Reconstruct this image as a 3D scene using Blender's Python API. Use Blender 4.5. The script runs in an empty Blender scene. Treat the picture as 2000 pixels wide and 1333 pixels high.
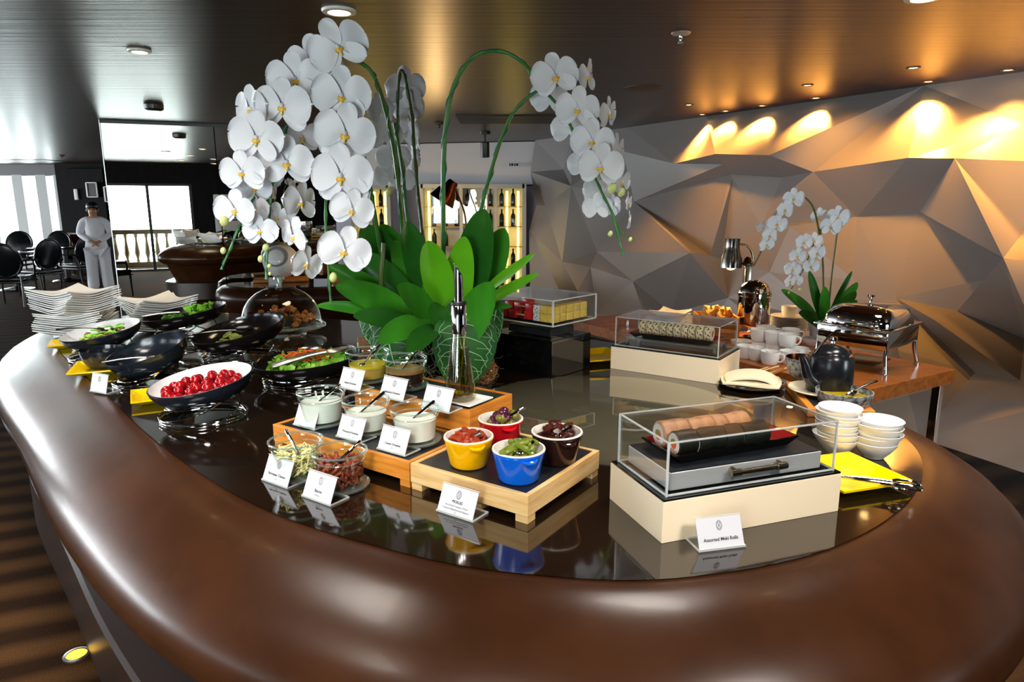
import bpy, bmesh, math, random
from mathutils import Vector, Matrix, geometry
random.seed(7)
PI = math.pi
S = bpy.context.scene
COL = S.collection
# ------------------------------------------------------------------ camera, world, light, exposure
F, CX, CY, CZ = 1333.0, 1000.0, 666.5, 1.70
TH = math.atan((CY - 395.0) / F)
cT, sT = math.cos(TH), math.sin(TH)
ZT, ZC, ZTAB = 0.93, 2.63, 0.75          # buffet top, ceiling, side table
cam = bpy.data.cameras.new('camera'); camo = bpy.data.objects.new('camera', cam); COL.objects.link(camo)
cam.sensor_width = 36.0; cam.lens = F * 36.0 / 2000.0; cam.clip_end = 200; cam.clip_start = 0.02
camo.location = (0, 0, CZ); camo.rotation_euler = (PI / 2 - TH, 0, 0)
S.camera = camo
vs = S.view_settings
vs.view_transform = 'Standard'; vs.look = 'None'; vs.gamma = 1.0; vs.use_curve_mapping = False
vs.exposure = 0.75
S.cycles.max_bounces = 10; S.cycles.diffuse_bounces = 3; S.cycles.glossy_bounces = 5
S.cycles.transmission_bounces = 8; S.cycles.transparent_max_bounces = 32
S.cycles.caustics_reflective = False; S.cycles.caustics_refractive = False
S.cycles.sample_clamp_indirect = 6.0
W = bpy.data.worlds.new('daylight'); S.world = W; W.use_nodes = True
wn = W.node_tree.nodes; bg = wn['Background']
bg.inputs[0].default_value = (0.86, 0.93, 1.0, 1); bg.inputs[1].default_value = 2.2

def area(name, loc, tgt, w, h, power, col=(1, 1, 1), spread=PI):
    l = bpy.data.lights.new(name, 'AREA'); l.shape = 'RECTANGLE'; l.size = w; l.size_y = h
    l.energy = power; l.color = col; l.spread = spread
    o = bpy.data.objects.new(name, l); COL.objects.link(o); o.location = loc
    o.rotation_euler = (Vector(tgt) - Vector(loc)).to_track_quat('-Z', 'Y').to_euler()
    return o
DAY = (0.90, 0.96, 1.0)
# daylight standing in the glazing: the far window wall, the left window wall, the doors behind the camera
area('daylight_far_windows', (-14.2, 18.2, 1.25), (-14.2, 10, 1.25), 8.4, 2.5, 750, DAY)
area('daylight_left_windows', (-19.9, 9.0, 1.3), (-5, 9.0, 1.3), 16.0, 2.4, 1250, DAY)
BW0, BWD = Vector((-1.7, -1.25, 0)), Vector((0.965, 0.262, 0)).normalized()   # wall behind the camera
BWN = Vector((-BWD.y, BWD.x, 0))                                               # points into the room
def bw(s, z=0, n=0.0): return BW0 + BWD * s + BWN * n + Vector((0, 0, z))
for nm, s, w_, pw in (('daylight_glass_door', 0.0, 2.0, 300), ('daylight_second_door', 6.4, 1.7, 260), ('daylight_third_door', -4.6, 2.6, 130)):
    area(nm, bw(s, 1.1, -1.9), bw(s, 1.1, 3), w_ + 1.2, 2.5, pw, DAY)

# ------------------------------------------------------------------ pixel helpers: a pixel of the photograph -> a point in the room
def ray(u, v):
    x, y = (u - CX) / F, (CY - v) / F
    return Vector((x, cT + y * sT, -sT + y * cT))
def G(u, v, z):
    r = ray(u, v); return Vector((0, 0, CZ)) + r * ((z - CZ) / r.z)
def Dy(u, v, y):
    r = ray(u, v); return Vector((0, 0, CZ)) + r * (y / r.y)

# ------------------------------------------------------------------ mesh builder
class B:
    def __init__(s): s.v = []; s.f = []
    def add(s, vs_, fs, M=None):
        o = len(s.v)
        s.v += [tuple(M @ Vector(p)) for p in vs_] if M is not None else [tuple(p) for p in vs_]
        s.f += [tuple(i + o for i in f) for f in fs]; return s
    def box(s, c, d, M=None, bev=0.0):
        if bev > 0:
            bm = bmesh.new(); bmesh.ops.create_cube(bm, size=1)
            for w in bm.verts: w.co = Vector((w.co.x * d[0] + c[0], w.co.y * d[1] + c[1], w.co.z * d[2] + c[2]))
            bmesh.ops.bevel(bm, geom=bm.edges[:], offset=bev, segments=2, affect='EDGES', profile=0.5)
            bm.verts.index_update()
            vs_ = [tuple(w.co) for w in bm.verts]; fs = [tuple(w.index for w in f.verts) for f in bm.faces]; bm.free()
            return s.add(vs_, fs, M)
        x, y, z = c; a, b, e = d[0] / 2, d[1] / 2, d[2] / 2
        vs_ = [(x + i * a, y + j * b, z + k * e) for k in (-1, 1) for j in (-1, 1) for i in (-1, 1)]
        return s.add(vs_, [(0, 2, 3, 1), (4, 5, 7, 6), (0, 1, 5, 4), (2, 6, 7, 3), (0, 4, 6, 2), (1, 3, 7, 5)], M)
    def rings(s, rs, closed=True, cap0=False, cap1=False, M=None):
        n = len(rs[0]); vs_ = [p for r in rs for p in r]; fs = []
        m = n if closed else n - 1
        for i in range(len(rs) - 1):
            for j in range(m):
                k = (j + 1) % n
                fs.append((i * n + j, i * n + k, (i + 1) * n + k, (i + 1) * n + j))
        if cap0: fs.append(tuple(range(n - 1, -1, -1)))
        if cap1: fs.append(tuple((len(rs) - 1) * n + j for j in range(n)))
        return s.add(vs_, fs, M)
    def lathe(s, prof, seg=28, c=(0, 0, 0), cap0=True, cap1=True, sx=1.0, sy=1.0, M=None):
        rs = [[(c[0] + r * sx * math.cos(2 * PI * j / seg), c[1] + r * sy * math.sin(2 * PI * j / seg), c[2] + z) for j in range(seg)] for r, z in prof]
        return s.rings(rs, True, cap0, cap1, M)
    def tube(s, path, r, seg=8, closed=False, cap=True, M=None):
        P = [Vector(p) for p in path]; n = len(P)
        rr = r if isinstance(r, (list, tuple)) else [r] * n
        rs = []; nrm = None
        for i in range(n):
            t = (P[(i + 1) % n] - P[i - 1]) if closed else (P[min(i + 1, n - 1)] - P[max(i - 1, 0)])
            t = t.normalized() if t.length > 1e-9 else Vector((0, 0, 1))
            if nrm is None:
                a = Vector((0, 0, 1)) if abs(t.z) < 0.9 else Vector((1, 0, 0))
                nrm = t.cross(a).normalized()
            else:
                nrm = (nrm - t * nrm.dot(t)); nrm = nrm.normalized() if nrm.length > 1e-9 else t.orthogonal().normalized()
            b = t.cross(nrm)
            rs.append([P[i] + (nrm * math.cos(2 * PI * j / seg) + b * math.sin(2 * PI * j / seg)) * rr[i] for j in range(seg)])
        if closed: rs.append(rs[0])
        return s.rings(rs, True, cap and not closed, cap and not closed, M)
    def ball(s, c, r, seg=12, sc=(1, 1, 1), M=None):
        k = max(5, seg // 2 + 1)
        prof = [(math.sin(PI * i / (k - 1)) * r + 1e-5, -math.cos(PI * i / (k - 1)) * r) for i in range(k)]
        rs = [[(c[0] + q * sc[0] * math.cos(2 * PI * j / seg), c[1] + q * sc[1] * math.sin(2 * PI * j / seg), c[2] + z * sc[2]) for j in range(seg)] for q, z in prof]
        return s.rings(rs, True, True, True, M)
    def prism(s, poly, z0, z1, M=None):
        n = len(poly)
        return s.rings([[(x, y, z0) for x, y in poly], [(x, y, z1) for x, y in poly]], True, True, True, M)
    def mesh(s, name, mat, smooth=True, ang=40):
        me = bpy.data.meshes.new(name); me.from_pydata(s.v, [], s.f); me.validate()
        bm = bmesh.new(); bm.from_mesh(me); bmesh.ops.recalc_face_normals(bm, faces=bm.faces[:]); bm.to_mesh(me); bm.free()
        if mat is not None: me.materials.append(mat)
        if smooth:
            me.polygons.foreach_set('use_smooth', [True] * len(me.polygons)); me.set_sharp_from_angle(angle=math.radians(ang))
        return me
    def obj(s, name, mat, parent=None, smooth=True, ang=40, kind=None):
        return link(name, s.mesh(name, mat, smooth, ang), parent, kind)
def link(name, me, parent=None, kind=None, M=None):
    o = bpy.data.objects.new(name, me); COL.objects.link(o)
    if parent is not None: o.parent = parent
    if kind: o['kind'] = kind
    if M is not None: o.matrix_local = M
    return o
def thing(name, label, cat, loc=(0, 0, 0), rz=0.0, group=None):
    o = bpy.data.objects.new(name, None); COL.objects.link(o); o.empty_display_size = 0.05
    o.location = loc; o.rotation_euler = (0, 0, rz)
    return tag(o, label, cat, group)
def tag(o, label, cat, group=None):
    o['label'] = label; o['category'] = cat
    if group: o['group'] = group
    return o
def struct(o): o['kind'] = 'structure'; return o
def copy_tree(o, parent=None):
    c = o.copy(); COL.objects.link(c); c.parent = parent
    for ch in list(o.children): copy_tree(ch, c)
    return c
def TR(loc=(0, 0, 0), rx=0, ry=0, rz=0, sc=1.0):
    return Matrix.Translation(loc) @ Matrix.Rotation(rz, 4, 'Z') @ Matrix.Rotation(ry, 4, 'Y') @ Matrix.Rotation(rx, 4, 'X') @ Matrix.Scale(sc, 4)
def cat_rom(P, n=8, closed=False):
    P = [Vector(p) for p in P]; N = len(P); out = []
    for i in range(N if closed else N - 1):
        g = (lambda k: P[k % N]) if closed else (lambda k: P[max(0, min(N - 1, k))])
        a, b, c, d = g(i - 1), g(i), g(i + 1), g(i + 2)
        for j in range(n):
            t = j / n
            out.append(0.5 * ((2 * b) + (c - a) * t + (2 * a - 5 * b + 4 * c - d) * t * t + (3 * b - a - 3 * c + d) * t ** 3))
    if not closed: out.append(P[-1])
    return out
def circle(r, n=32, z=0.0, c=(0, 0)): return [(c[0] + r * math.cos(2 * PI * i / n), c[1] + r * math.sin(2 * PI * i / n), z) for i in range(n)]
def ngon(r, n=8, a0=0): return [(r * math.cos(a0 + 2 * PI * i / n), r * math.sin(a0 + 2 * PI * i / n)) for i in range(n)]

# ------------------------------------------------------------------ materials
def hexc(h):
    f = lambda c: c / 12.92 if c <= 0.04045 else ((c + 0.055) / 1.055) ** 2.4
    return tuple(f(int(h[i:i + 2], 16) / 255) for i in (0, 2, 4)) + (1,)
def mat(name, col, rough=0.5, metal=0.0, col2=None, nscale=8.0, bump=0.0, bscale=40.0, spec=0.5, coat=0.0, stretch=None, sss=0.0, emit=0.0, detail=3.0, contrast=(0.35, 0.65), trans=0.0):
    m = bpy.data.materials.new(name); m.use_nodes = True
    N, L = m.node_tree.nodes, m.node_tree.links; p = N['Principled BSDF']
    c = hexc(col) if isinstance(col, str) else tuple(col) + (1,)
    p.inputs['Base Color'].default_value = c; p.inputs['Roughness'].default_value = rough; p.inputs['Metallic'].default_value = metal
    p.inputs['Specular IOR Level'].default_value = spec; p.inputs['Coat Weight'].default_value = coat; p.inputs['Coat Roughness'].default_value = 0.05
    if trans: p.inputs['Transmission Weight'].default_value = trans
    if sss: p.inputs['Subsurface Weight'].default_value = sss; p.inputs['Subsurface Radius'].default_value = (0.01, 0.008, 0.006); p.inputs['Subsurface Scale'].default_value = 1.0
    if emit: p.inputs['Emission Color'].default_value = c; p.inputs['Emission Strength'].default_value = emit
    if col2 or bump:
        tc = N.new('ShaderNodeTexCoord'); mp = N.new('ShaderNodeMapping'); L.new(tc.outputs['Object'], mp.inputs[0])
        if stretch: mp.inputs['Scale'].default_value = stretch
    if col2:
        nz = N.new('ShaderNodeTexNoise'); nz.inputs['Scale'].default_value = nscale; nz.inputs['Detail'].default_value = detail; L.new(mp.outputs[0], nz.inputs[0])
        rp = N.new('ShaderNodeValToRGB'); rp.color_ramp.elements[0].position = contrast[0]; rp.color_ramp.elements[1].position = contrast[1]
        rp.color_ramp.elements[0].color = c; rp.color_ramp.elements[1].color = hexc(col2) if isinstance(col2, str) else tuple(col2) + (1,)
        L.new(nz.outputs['Fac'], rp.inputs[0]); L.new(rp.outputs[0], p.inputs['Base Color'])
    if bump:
        nb = N.new('ShaderNodeTexNoise'); nb.inputs['Scale'].default_value = bscale; nb.inputs['Detail'].default_value = 2.0; L.new(mp.outputs[0], nb.inputs[0])
        bp = N.new('ShaderNodeBump'); bp.inputs['Strength'].default_value = bump; bp.inputs['Distance'].default_value = 0.01
        L.new(nb.outputs['Fac'], bp.inputs['Height']); L.new(bp.outputs[0], p.inputs['Normal'])
    return m
def thin_glass(name, tint=(1, 1, 1), gloss=1.0, rough=0.0, f0=0.04, haze=0.0):
    m = bpy.data.materials.new(name); m.use_nodes = True
    N, L = m.node_tree.nodes, m.node_tree.links; N.clear()
    out = N.new('ShaderNodeOutputMaterial'); mx = N.new('ShaderNodeMixShader'); tr = N.new('ShaderNodeBsdfTransparent'); gl = N.new('ShaderNodeBsdfGlossy')
    lw = N.new('ShaderNodeLayerWeight'); pw = N.new('ShaderNodeMath'); pw.operation = 'POWER'; pw.inputs[1].default_value = 4.0; ml = N.new('ShaderNodeMath'); ml.operation = 'MULTIPLY_ADD'; ml.inputs[1].default_value = 0.9 - f0; ml.inputs[2].default_value = f0
    lw.inputs[0].default_value = 0.5; L.new(lw.outputs['Facing'], pw.inputs[0]); L.new(pw.outputs[0], ml.inputs[0])
    tr.inputs[0].default_value = tuple(tint) + (1,); gl.inputs[0].default_value = (gloss, gloss, gloss, 1); gl.inputs['Roughness'].default_value = rough
    L.new(ml.outputs[0], mx.inputs[0]); L.new(gl.outputs[0], mx.inputs[2])
    if haze:
        df = N.new('ShaderNodeBsdfDiffuse'); df.inputs[0].default_value = (0.9, 0.93, 0.93, 1); mh = N.new('ShaderNodeMixShader'); mh.inputs[0].default_value = haze
        L.new(tr.outputs[0], mh.inputs[1]); L.new(df.outputs[0], mh.inputs[2]); L.new(mh.outputs[0], mx.inputs[1])
    else: L.new(tr.outputs[0], mx.inputs[1])
    L.new(mx.outputs[0], out.inputs[0]); return m
def emitter(name, col, strength):
    m = bpy.data.materials.new(name); m.use_nodes = True
    p = m.node_tree.nodes['Principled BSDF']; p.inputs['Base Color'].default_value = tuple(col) + (1,)
    p.inputs['Emission Color'].default_value = tuple(col) + (1,); p.inputs['Emission Strength'].default_value = strength
    return m
M = dict(
    counter=mat('polished_brown_lacquer', '3F2312', 0.27, col2='341C0D', nscale=5, bump=0.07, bscale=6, spec=0.30, coat=0.03),
    counter_top=mat('dark_brown_gloss', '20140C', 0.07, col2='181009', nscale=4, spec=0.7, coat=0.5, bump=0.02, bscale=14),
    plinth=mat('plinth_brown', '2A1A12', 0.35),
    disc=mat('grey_green_mirror_glass', '8C866E', 0.03, metal=0.75),
    mirror=mat('mirror_silver', 'E4E6E2', 0.005, metal=1.0),
    black_gloss=mat('black_gloss', '0B0B0C', 0.08, spec=0.6),
    black_matte=mat('black_matte', '141416', 0.45),
    slate=mat('slate', '1A1C22', 0.33, col2='23252B', nscale=20),
    wood=mat('pale_wood', 'E6C48C', 0.42, col2='D3A565', nscale=3, stretch=(2, 2, 22), bump=0.05, bscale=20),
    wood_o=mat('orange_wood', 'D98E36', 0.4, col2='BD6F20', nscale=3, stretch=(2, 2, 22), bump=0.05, bscale=20),
    wood_r=mat('red_brown_wood', 'B5651F', 0.26, col2='95501A', nscale=5, stretch=(1, 8, 8)),
    white=mat('white_porcelain', 'F2F2F0', 0.12, spec=0.5),
    card=mat('white_card', 'D0D2D9', 0.8, spec=0.1),
    ink=mat('grey_ink', '1E1E20', 0.7),
    ink_soft=mat('pale_grey_ink', '94969C', 0.7),
    cream=mat('cream_lacquer', 'F5E3C4', 0.38),
    steel=mat('brushed_steel', 'DCDDDE', 0.33, metal=1.0),
    satin=mat('satin_steel', 'D4D5D7', 0.38, metal=0.5),
    chrome=mat('chrome', 'DADADA', 0.06, metal=1.0),
    steel_dark=mat('dark_steel', '6A6763', 0.18, metal=1.0),
    brass=mat('aged_nickel', '9A917C', 0.2, metal=1.0),
    acrylic=thin_glass('clear_acrylic', (0.97, 0.98, 0.98), 1.0, 0.0, 0.035),
    acrylic_edge_highlight=thin_glass('acrylic_edge_highlight', (0.9, 0.92, 0.92), 1.0, 0.1, 0.15, haze=0.6),  # whitish haze puts the bright edge highlights into the colour
    glass=thin_glass('clear_glass', (0.95, 0.985, 0.97), 1.0, 0.0, 0.04),
    glass_rim=thin_glass('green_glass_rim', (0.72, 0.86, 0.80), 1.0, 0.02, 0.12, haze=0.10),
    oil=thin_glass('olive_oil', (0.62, 0.50, 0.06), 1.0, 0.0, 0.05),
    bottle_glass=thin_glass('oil_bottle_glass', (0.80, 0.76, 0.55), 1.0, 0.0, 0.10),
    amber=thin_glass('amber_glass', (0.95, 0.66, 0.05), 1.0, 0.05, 0.05, haze=0.15),
    yellow=mat('yellow_glaze', 'F2C800', 0.15),
    y_pot=mat('yellow_enamel', 'F5B400', 0.12), r_pot=mat('red_enamel', 'C4101A', 0.1), b_pot=mat('blue_enamel', '0B62D8', 0.12), k_pot=mat('dark_brown_enamel', '2A1712', 0.1),
    enamel=mat('pale_enamel', 'E9E2D8', 0.15),
    bowl=mat('dark_blue_black_glaze', '14181F', 0.18, col2='1D242E', nscale=7, bump=0.06, bscale=18, stretch=(1, 1, 5)),
    bowl_k=mat('black_glaze', '131112', 0.14, bump=0.05, bscale=16, stretch=(1, 1, 5)),
    bowl_w=mat('white_glaze', 'E4E6E8', 0.2, col2='D2D5D9', nscale=6),
    stone_w=mat('speckled_stone_glaze', '9AA0A3', 0.3, col2='3A3C3E', nscale=70, contrast=(0.45, 0.62)),
    leaf=mat('orchid_leaf', '357F1F', 0.28, col2='3F9224', nscale=3, stretch=(6, 1, 1), spec=0.5),
    leaf_d=mat('dark_orchid_leaf', '22591C', 0.25, col2='2E6E22', nscale=3, spec=0.5),
    leaf_l=mat('young_orchid_leaf', '68B81E', 0.3, col2='54A41A', nscale=3, spec=0.5),
    leaf_v=mat('veined_leaf', '17451B', 0.5, col2='255C21', nscale=10, spec=0.2), vein=mat('pale_vein', '9CC79A', 0.5),
    moss=mat('grey_green_moss', '8F9A7C', 0.9), straw=mat('straw', 'B57B4A', 0.8),
    petal=mat('white_petal', 'E4E6EC', 0.45, sss=0.0), lip=mat('yellow_lip', 'F4B408', 0.4, col2='FBE27A', nscale=7), bud=mat('green_bud', 'CFD98A', 0.4),
    stem=mat('green_stem', '2E6B2C', 0.35, col2='3F7A34', nscale=30), stem_d=mat('olive_stem', '4A5A2C', 0.4), wire=mat('green_wire', '1E6A55', 0.35),
    tomato=mat('tomato_skin', '96060E', 0.16), lettuce=mat('lettuce', '6DB52A', 0.5, col2='A4D850', nscale=40), carrot=mat('carrot', 'E8651A', 0.4), herb=mat('herb_green', '3F7F22', 0.5, col2='6FA83A', nscale=40), cucumber=mat('cucumber', '6F7F3A', 0.35, col2='94A04E', nscale=30),
    crouton=mat('crouton', 'B5722E', 0.8, col2='7A4418', nscale=30), cream_dressing=mat('white_dressing', 'F1EEE4', 0.35), cream_pale=mat('green_white_dressing', 'E4EAE2', 0.35), vin_y=mat('yellow_vinaigrette', 'C9A84A', 0.2), vin_oil=mat('oil_layer', 'E3CC3A', 0.1), vin_k=mat('dark_vinaigrette', '2B1710', 0.15), vin_top=mat('tan_vinaigrette', '9A7648', 0.2),
    cheese=mat('grated_cheese', 'EFE3A2', 0.6), bacon=mat('bacon', '9C4A24', 0.5, col2='6E2C16', nscale=50), sundried=mat('dried_tomato', 'AE3A12', 0.35, col2='7A2008', nscale=40), dark_dried=mat('dark_dried_tomato', '4A150E', 0.3, col2='2A0C08', nscale=40),
    olive_g=mat('green_olive', '6E6A1E', 0.15), olive_p=mat('purple_olive', '4A1A32', 0.12), gherkin=mat('gherkin', '5E6F1C', 0.25, col2='7E8A2A', nscale=40), grape=mat('gherkin_slice', '5A4A3A', 0.3),
    nori=mat('nori', '12160F', 0.4), rice=mat('rice', 'EFEADF', 0.5, bump=0.6, bscale=260), sesame=mat('sesame_coat', 'EAD9B0', 0.55, col2='3A2E20', nscale=120, contrast=(0.52, 0.58), bump=0.5, bscale=160), salmon=mat('salmon', 'D9661E', 0.35), eel=mat('tan_fish_skin', 'D6A07A', 0.4, col2='B07850', nscale=40), cuke=mat('cucumber_filling', '5E9A2E', 0.4),
    red_tray=mat('red_lacquer', '7E1512', 0.18), melon=mat('watermelon', 'D8262E', 0.3), pine=mat('pineapple', 'EBCB62', 0.4, col2='E0B646', nscale=50), dragon=mat('dragonfruit', 'E9E9EC', 0.4, col2='3A3A40', nscale=170, contrast=(0.55, 0.62)),
    napkin=mat('cream_napkin', 'F3E6C4', 0.8, bump=0.1, bscale=60), paper=mat('white_napkin', 'F0EEF0', 0.8),
    gold_plate=mat('cream_gold_plate', 'E8DCC0', 0.3), teapot=mat('black_ceramic', '15171C', 0.22), mustard=mat('mustard', 'B39A1A', 0.4, col2='8A7612', nscale=60),
    bread=mat('bread', 'E6B65A', 0.7, col2='C88A30', nscale=30), copper=mat('copper', '7A4326', 0.2, metal=1.0),
    wall_g=mat('grey_wall_panel', '8E8987', 0.36, spec=0.4), wall_d=mat('dark_panelling', '0D0C0E', 0.7, col2='161314', nscale=3, stretch=(8, 8, 1), spec=0.12), wall_w=mat('pale_panel', 'C9C8CA', 0.5), frame_w=mat('pale_window_frame', 'B9BDBB', 0.5),
    frame_d=mat('dark_frame', '2B2B2D', 0.4), leather=mat('teal_black_leather', '10171A', 0.22, spec=0.5), chairwood=mat('black_lacquered_wood', '0E0E10', 0.25), tabletop=mat('dark_glass_table', '12171A', 0.06),
    suit=mat('white_uniform', 'F4F4FA', 0.8, bump=0.2, bscale=25), skin=mat('skin', 'C08A66', 0.5), hair=mat('black_hair', '100D0C', 0.4),
    white_fix=mat('white_fitting', 'E8E6E2', 0.4), black_fix=mat('black_fitting', '101010', 0.35), brown_fix=mat('brown_fitting', '4A3320', 0.5),
    grille=mat('dark_bronze_grille', '2A211A', 0.4), stonebal=mat('cream_stone', 'EADBC0', 0.8), bottle_k=mat('dark_wine_bottle', '0E130E', 0.08), gold_foil=mat('gold_light', 'E0A020', 0.3), greybox=mat('steel_fridge', '8B8890', 0.3, metal=0.6),
    warm=emitter('warm_lamp', (1.0, 0.62, 0.22), 14.0), warm_dim=emitter('warm_lamp_soft', (1.0, 0.66, 0.30), 6.0), amber_lamp=emitter('amber_floor_lamp', (1.0, 0.55, 0.05), 1.3), led=emitter('fridge_strip_light', (1.0, 0.72, 0.16), 3.5),
)
def stripes_floor():
    m = bpy.data.materials.new('striped_carpet'); m.use_nodes = True
    N, L = m.node_tree.nodes, m.node_tree.links; p = N['Principled BSDF']; p.inputs['Roughness'].default_value = 0.9; p.inputs['Specular IOR Level'].default_value = 0.03
    tc = N.new('ShaderNodeTexCoord'); mp = N.new('ShaderNodeMapping'); L.new(tc.outputs['Object'], mp.inputs[0]); mp.inputs['Rotation'].default_value = (0, 0, math.radians(-22))
    wv = N.new('ShaderNodeTexWave'); wv.bands_direction = 'Y'; wv.inputs['Scale'].default_value = 1.25; wv.inputs['Distortion'].default_value = 3.5; wv.inputs['Detail'].default_value = 1.5; wv.inputs['Detail Scale'].default_value = 0.7
    L.new(mp.outputs[0], wv.inputs[0])
    rp = N.new('ShaderNodeValToRGB'); e = rp.color_ramp.elements; e[0].position = 0.15; e[1].position = 0.9; e[0].color = hexc('2C1C10'); e[1].color = hexc('523820')
    L.new(wv.outputs['Fac'], rp.inputs[0]); L.new(rp.outputs[0], p.inputs['Base Color'])
    nb = N.new('ShaderNodeTexNoise'); nb.inputs['Scale'].default_value = 140; L.new(tc.outputs['Object'], nb.inputs[0])
    bp = N.new('ShaderNodeBump'); bp.inputs['Strength'].default_value = 0.6; bp.inputs['Distance'].default_value = 0.01; L.new(nb.outputs['Fac'], bp.inputs['Height']); L.new(bp.outputs[0], p.inputs['Normal'])
    return m
M['carpet'] = stripes_floor()
def brushed_ceiling():
    m = mat('brushed_bronze_ceiling', '3E2A1B', 0.34, metal=0.45)
    N, L = m.node_tree.nodes, m.node_tree.links; p = N['Principled BSDF']
    tc = N.new('ShaderNodeTexCoord'); mp = N.new('ShaderNodeMapping'); L.new(tc.outputs['Object'], mp.inputs[0]); mp.inputs['Scale'].default_value = (0.25, 9.0, 1.0)
    nb = N.new('ShaderNodeTexNoise'); nb.inputs['Scale'].default_value = 2.2; nb.inputs['Detail'].default_value = 4; L.new(mp.outputs[0], nb.inputs[0])
    bp = N.new('ShaderNodeBump'); bp.inputs['Strength'].default_value = 0.16; bp.inputs['Distance'].default_value = 0.02; L.new(nb.outputs['Fac'], bp.inputs['Height']); L.new(bp.outputs[0], p.inputs['Normal'])
    return m
M['ceiling'] = brushed_ceiling()
# ================================================================== the room shell
b = B(); b.box((-6, 8, -0.05), (32, 34, 0.1)); struct(b.obj('floor', M['carpet'], smooth=False))
b = B(); b.box((-6, 8, ZC + 0.05), (32, 34, 0.1)); struct(b.obj('ceiling', M['ceiling'], smooth=False))
# ---- mirror wall behind the buffet
MN, MD = Vector((-0.367, 0.930, 0)).normalized(), 9.38
ME = Vector((MN.y, -MN.x, 0))
def mirror_at(u, v=400):
    r = ray(u, v); t = MD / (MN.x * r.x + MN.y * r.y); p = r * t; p.z = 0; return p
mw = struct(B().add([], []).obj('wall_mirror', M['wall_d']))
def slab(p, q, z0, z1, th, back=1.0, bev=0.0):
    """an upright slab standing from p to q; its thickness goes away from the camera side (back>0 along the left normal)"""
    d = (q - p); L_ = d.length; d.normalize(); n = Vector((-d.y, d.x, 0)) * back
    Mx = Matrix(((d.x, n.x, 0, p.x), (d.y, n.y, 0, p.y), (0, 0, 1, 0), (0, 0, 0, 1)))
    return B().box((L_ / 2, th / 2, (z0 + z1) / 2), (L_, th, z1 - z0), Mx, bev)
pm0, pm1 = mirror_at(213), mirror_at(655)
seams = [pm0, mirror_at(430), pm1]
for a_, c_ in zip(seams[:-1], seams[1:]):
    g = (c_ - a_).normalized() * 0.006
    slab(a_ + g, c_ - g, 0.02, ZC - 0.035, 0.012).obj('mirror_panel', M['mirror'], mw, smooth=False)
off = MN * 0.014
slab(pm0 + off, pm1 + off, 0, ZC, 0.25).obj('backing', M['wall_d'], mw, smooth=False)
slab(pm0 - MN * 0.012, pm1 - MN * 0.012, ZC - 0.035, ZC, 0.04).obj('top_rail', M['frame_d'], mw, smooth=False)
slab(pm0 - ME * 0.008, pm0, 0, ZC, 0.012).obj('edge_strip', M['steel'], mw, smooth=False)

# ---- faceted wall on the right
WT, WW, WI = Vector((3.72, 5.25, ZC)), Vector((-0.512, 0.859, 0)).normalized(), Vector((-0.859, -0.512, 0)).normalized()
LEAN = 0.55
WUP = (Vector((0, 0, ZC)) - WI * LEAN)              # floor -> ceiling along the leaning plane
WN = WW.cross(WUP).normalized()
if WN.dot(WI) < 0: WN = -WN
def wall_st(u, v, off=0.0):
    r = ray(u, v); o = Vector((0, 0, CZ)); W0 = WT + WN * off; t = (W0 - o).dot(WN) / r.dot(WN); p = o + r * t - W0
    k = p.z / WUP.z; return (p - WUP * k).dot(WW), 1 + k
def wall_pt(s, k, off=0.0): return WT + WW * s + WUP * (k - 1) + WN * off
FV = {}
def fv(name, x, y, off): FV[name] = wall_st(1000 + x / 1.99, 130 + y / 1.99, off) + (off,)
for a_ in (('T0', 62, 290, 0), ('T1', 230, 272, 0), ('T2', 450, 235, 0), ('T3', 760, 182, 0), ('T4', 1000, 150, 0), ('T5', 1600, 82, 0), ('T6', 1990, 22, 0),
           ('a2', 130, 540, -0.06), ('b', 230, 465, 0.3), ('c', 195, 760, 0.2), ('d', 330, 720, -0.06), ('w', 200, 400, -0.05), ('x', 430, 330, 0),
           ('f', 630, 378, 0.1), ('f1', 790, 340, 0.40), ('f2', 1000, 345, 0.42), ('l', 1170, 410, 0.22), ('f3', 1050, 432, 0), ('g', 820, 380, 0.22), ('h', 475, 525, -0.16),
           ('i', 690, 725, 0.52), ('j', 770, 735, 0.22), ('k', 970, 620, -0.02), ('g2', 850, 420, 0.05), ('m', 1340, 585, 0), ('n', 1540, 355, 0.40), ('o', 1720, 357, 0.40),
           ('p', 1585, 565, 0.04), ('q', 1990, 368, 0.16), ('q2', 1990, 225, 0), ('r', 1910, 745, 0.52), ('s', 1490, 900, 0.12), ('t', 1730, 950, 0.05), ('r2', 1990, 640, 0.12),
           ('r3', 1990, 800, 0), ('v1', 1640, 985, 0.3), ('v2', 1975, 1222, 0.50), ('v3', 1800, 1190, 0.28), ('v4', 1990, 1060, 0.1), ('e1', 305, 780, .05), ('e2', 470, 835, .18), ('e3', 330, 960, -.02), ('e4', 200, 900, .0),
           ('e5', 840, 900, .05), ('e6', 1000, 800, .10), ('e7', 1080, 620, .12), ('e8', 1250, 1000, .06), ('e9', 1330, 830, .05), ('e10', 620, 960, -.04)): fv(*a_)
sR, sL = -5.2, wall_st(1034, 400)[0]
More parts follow.
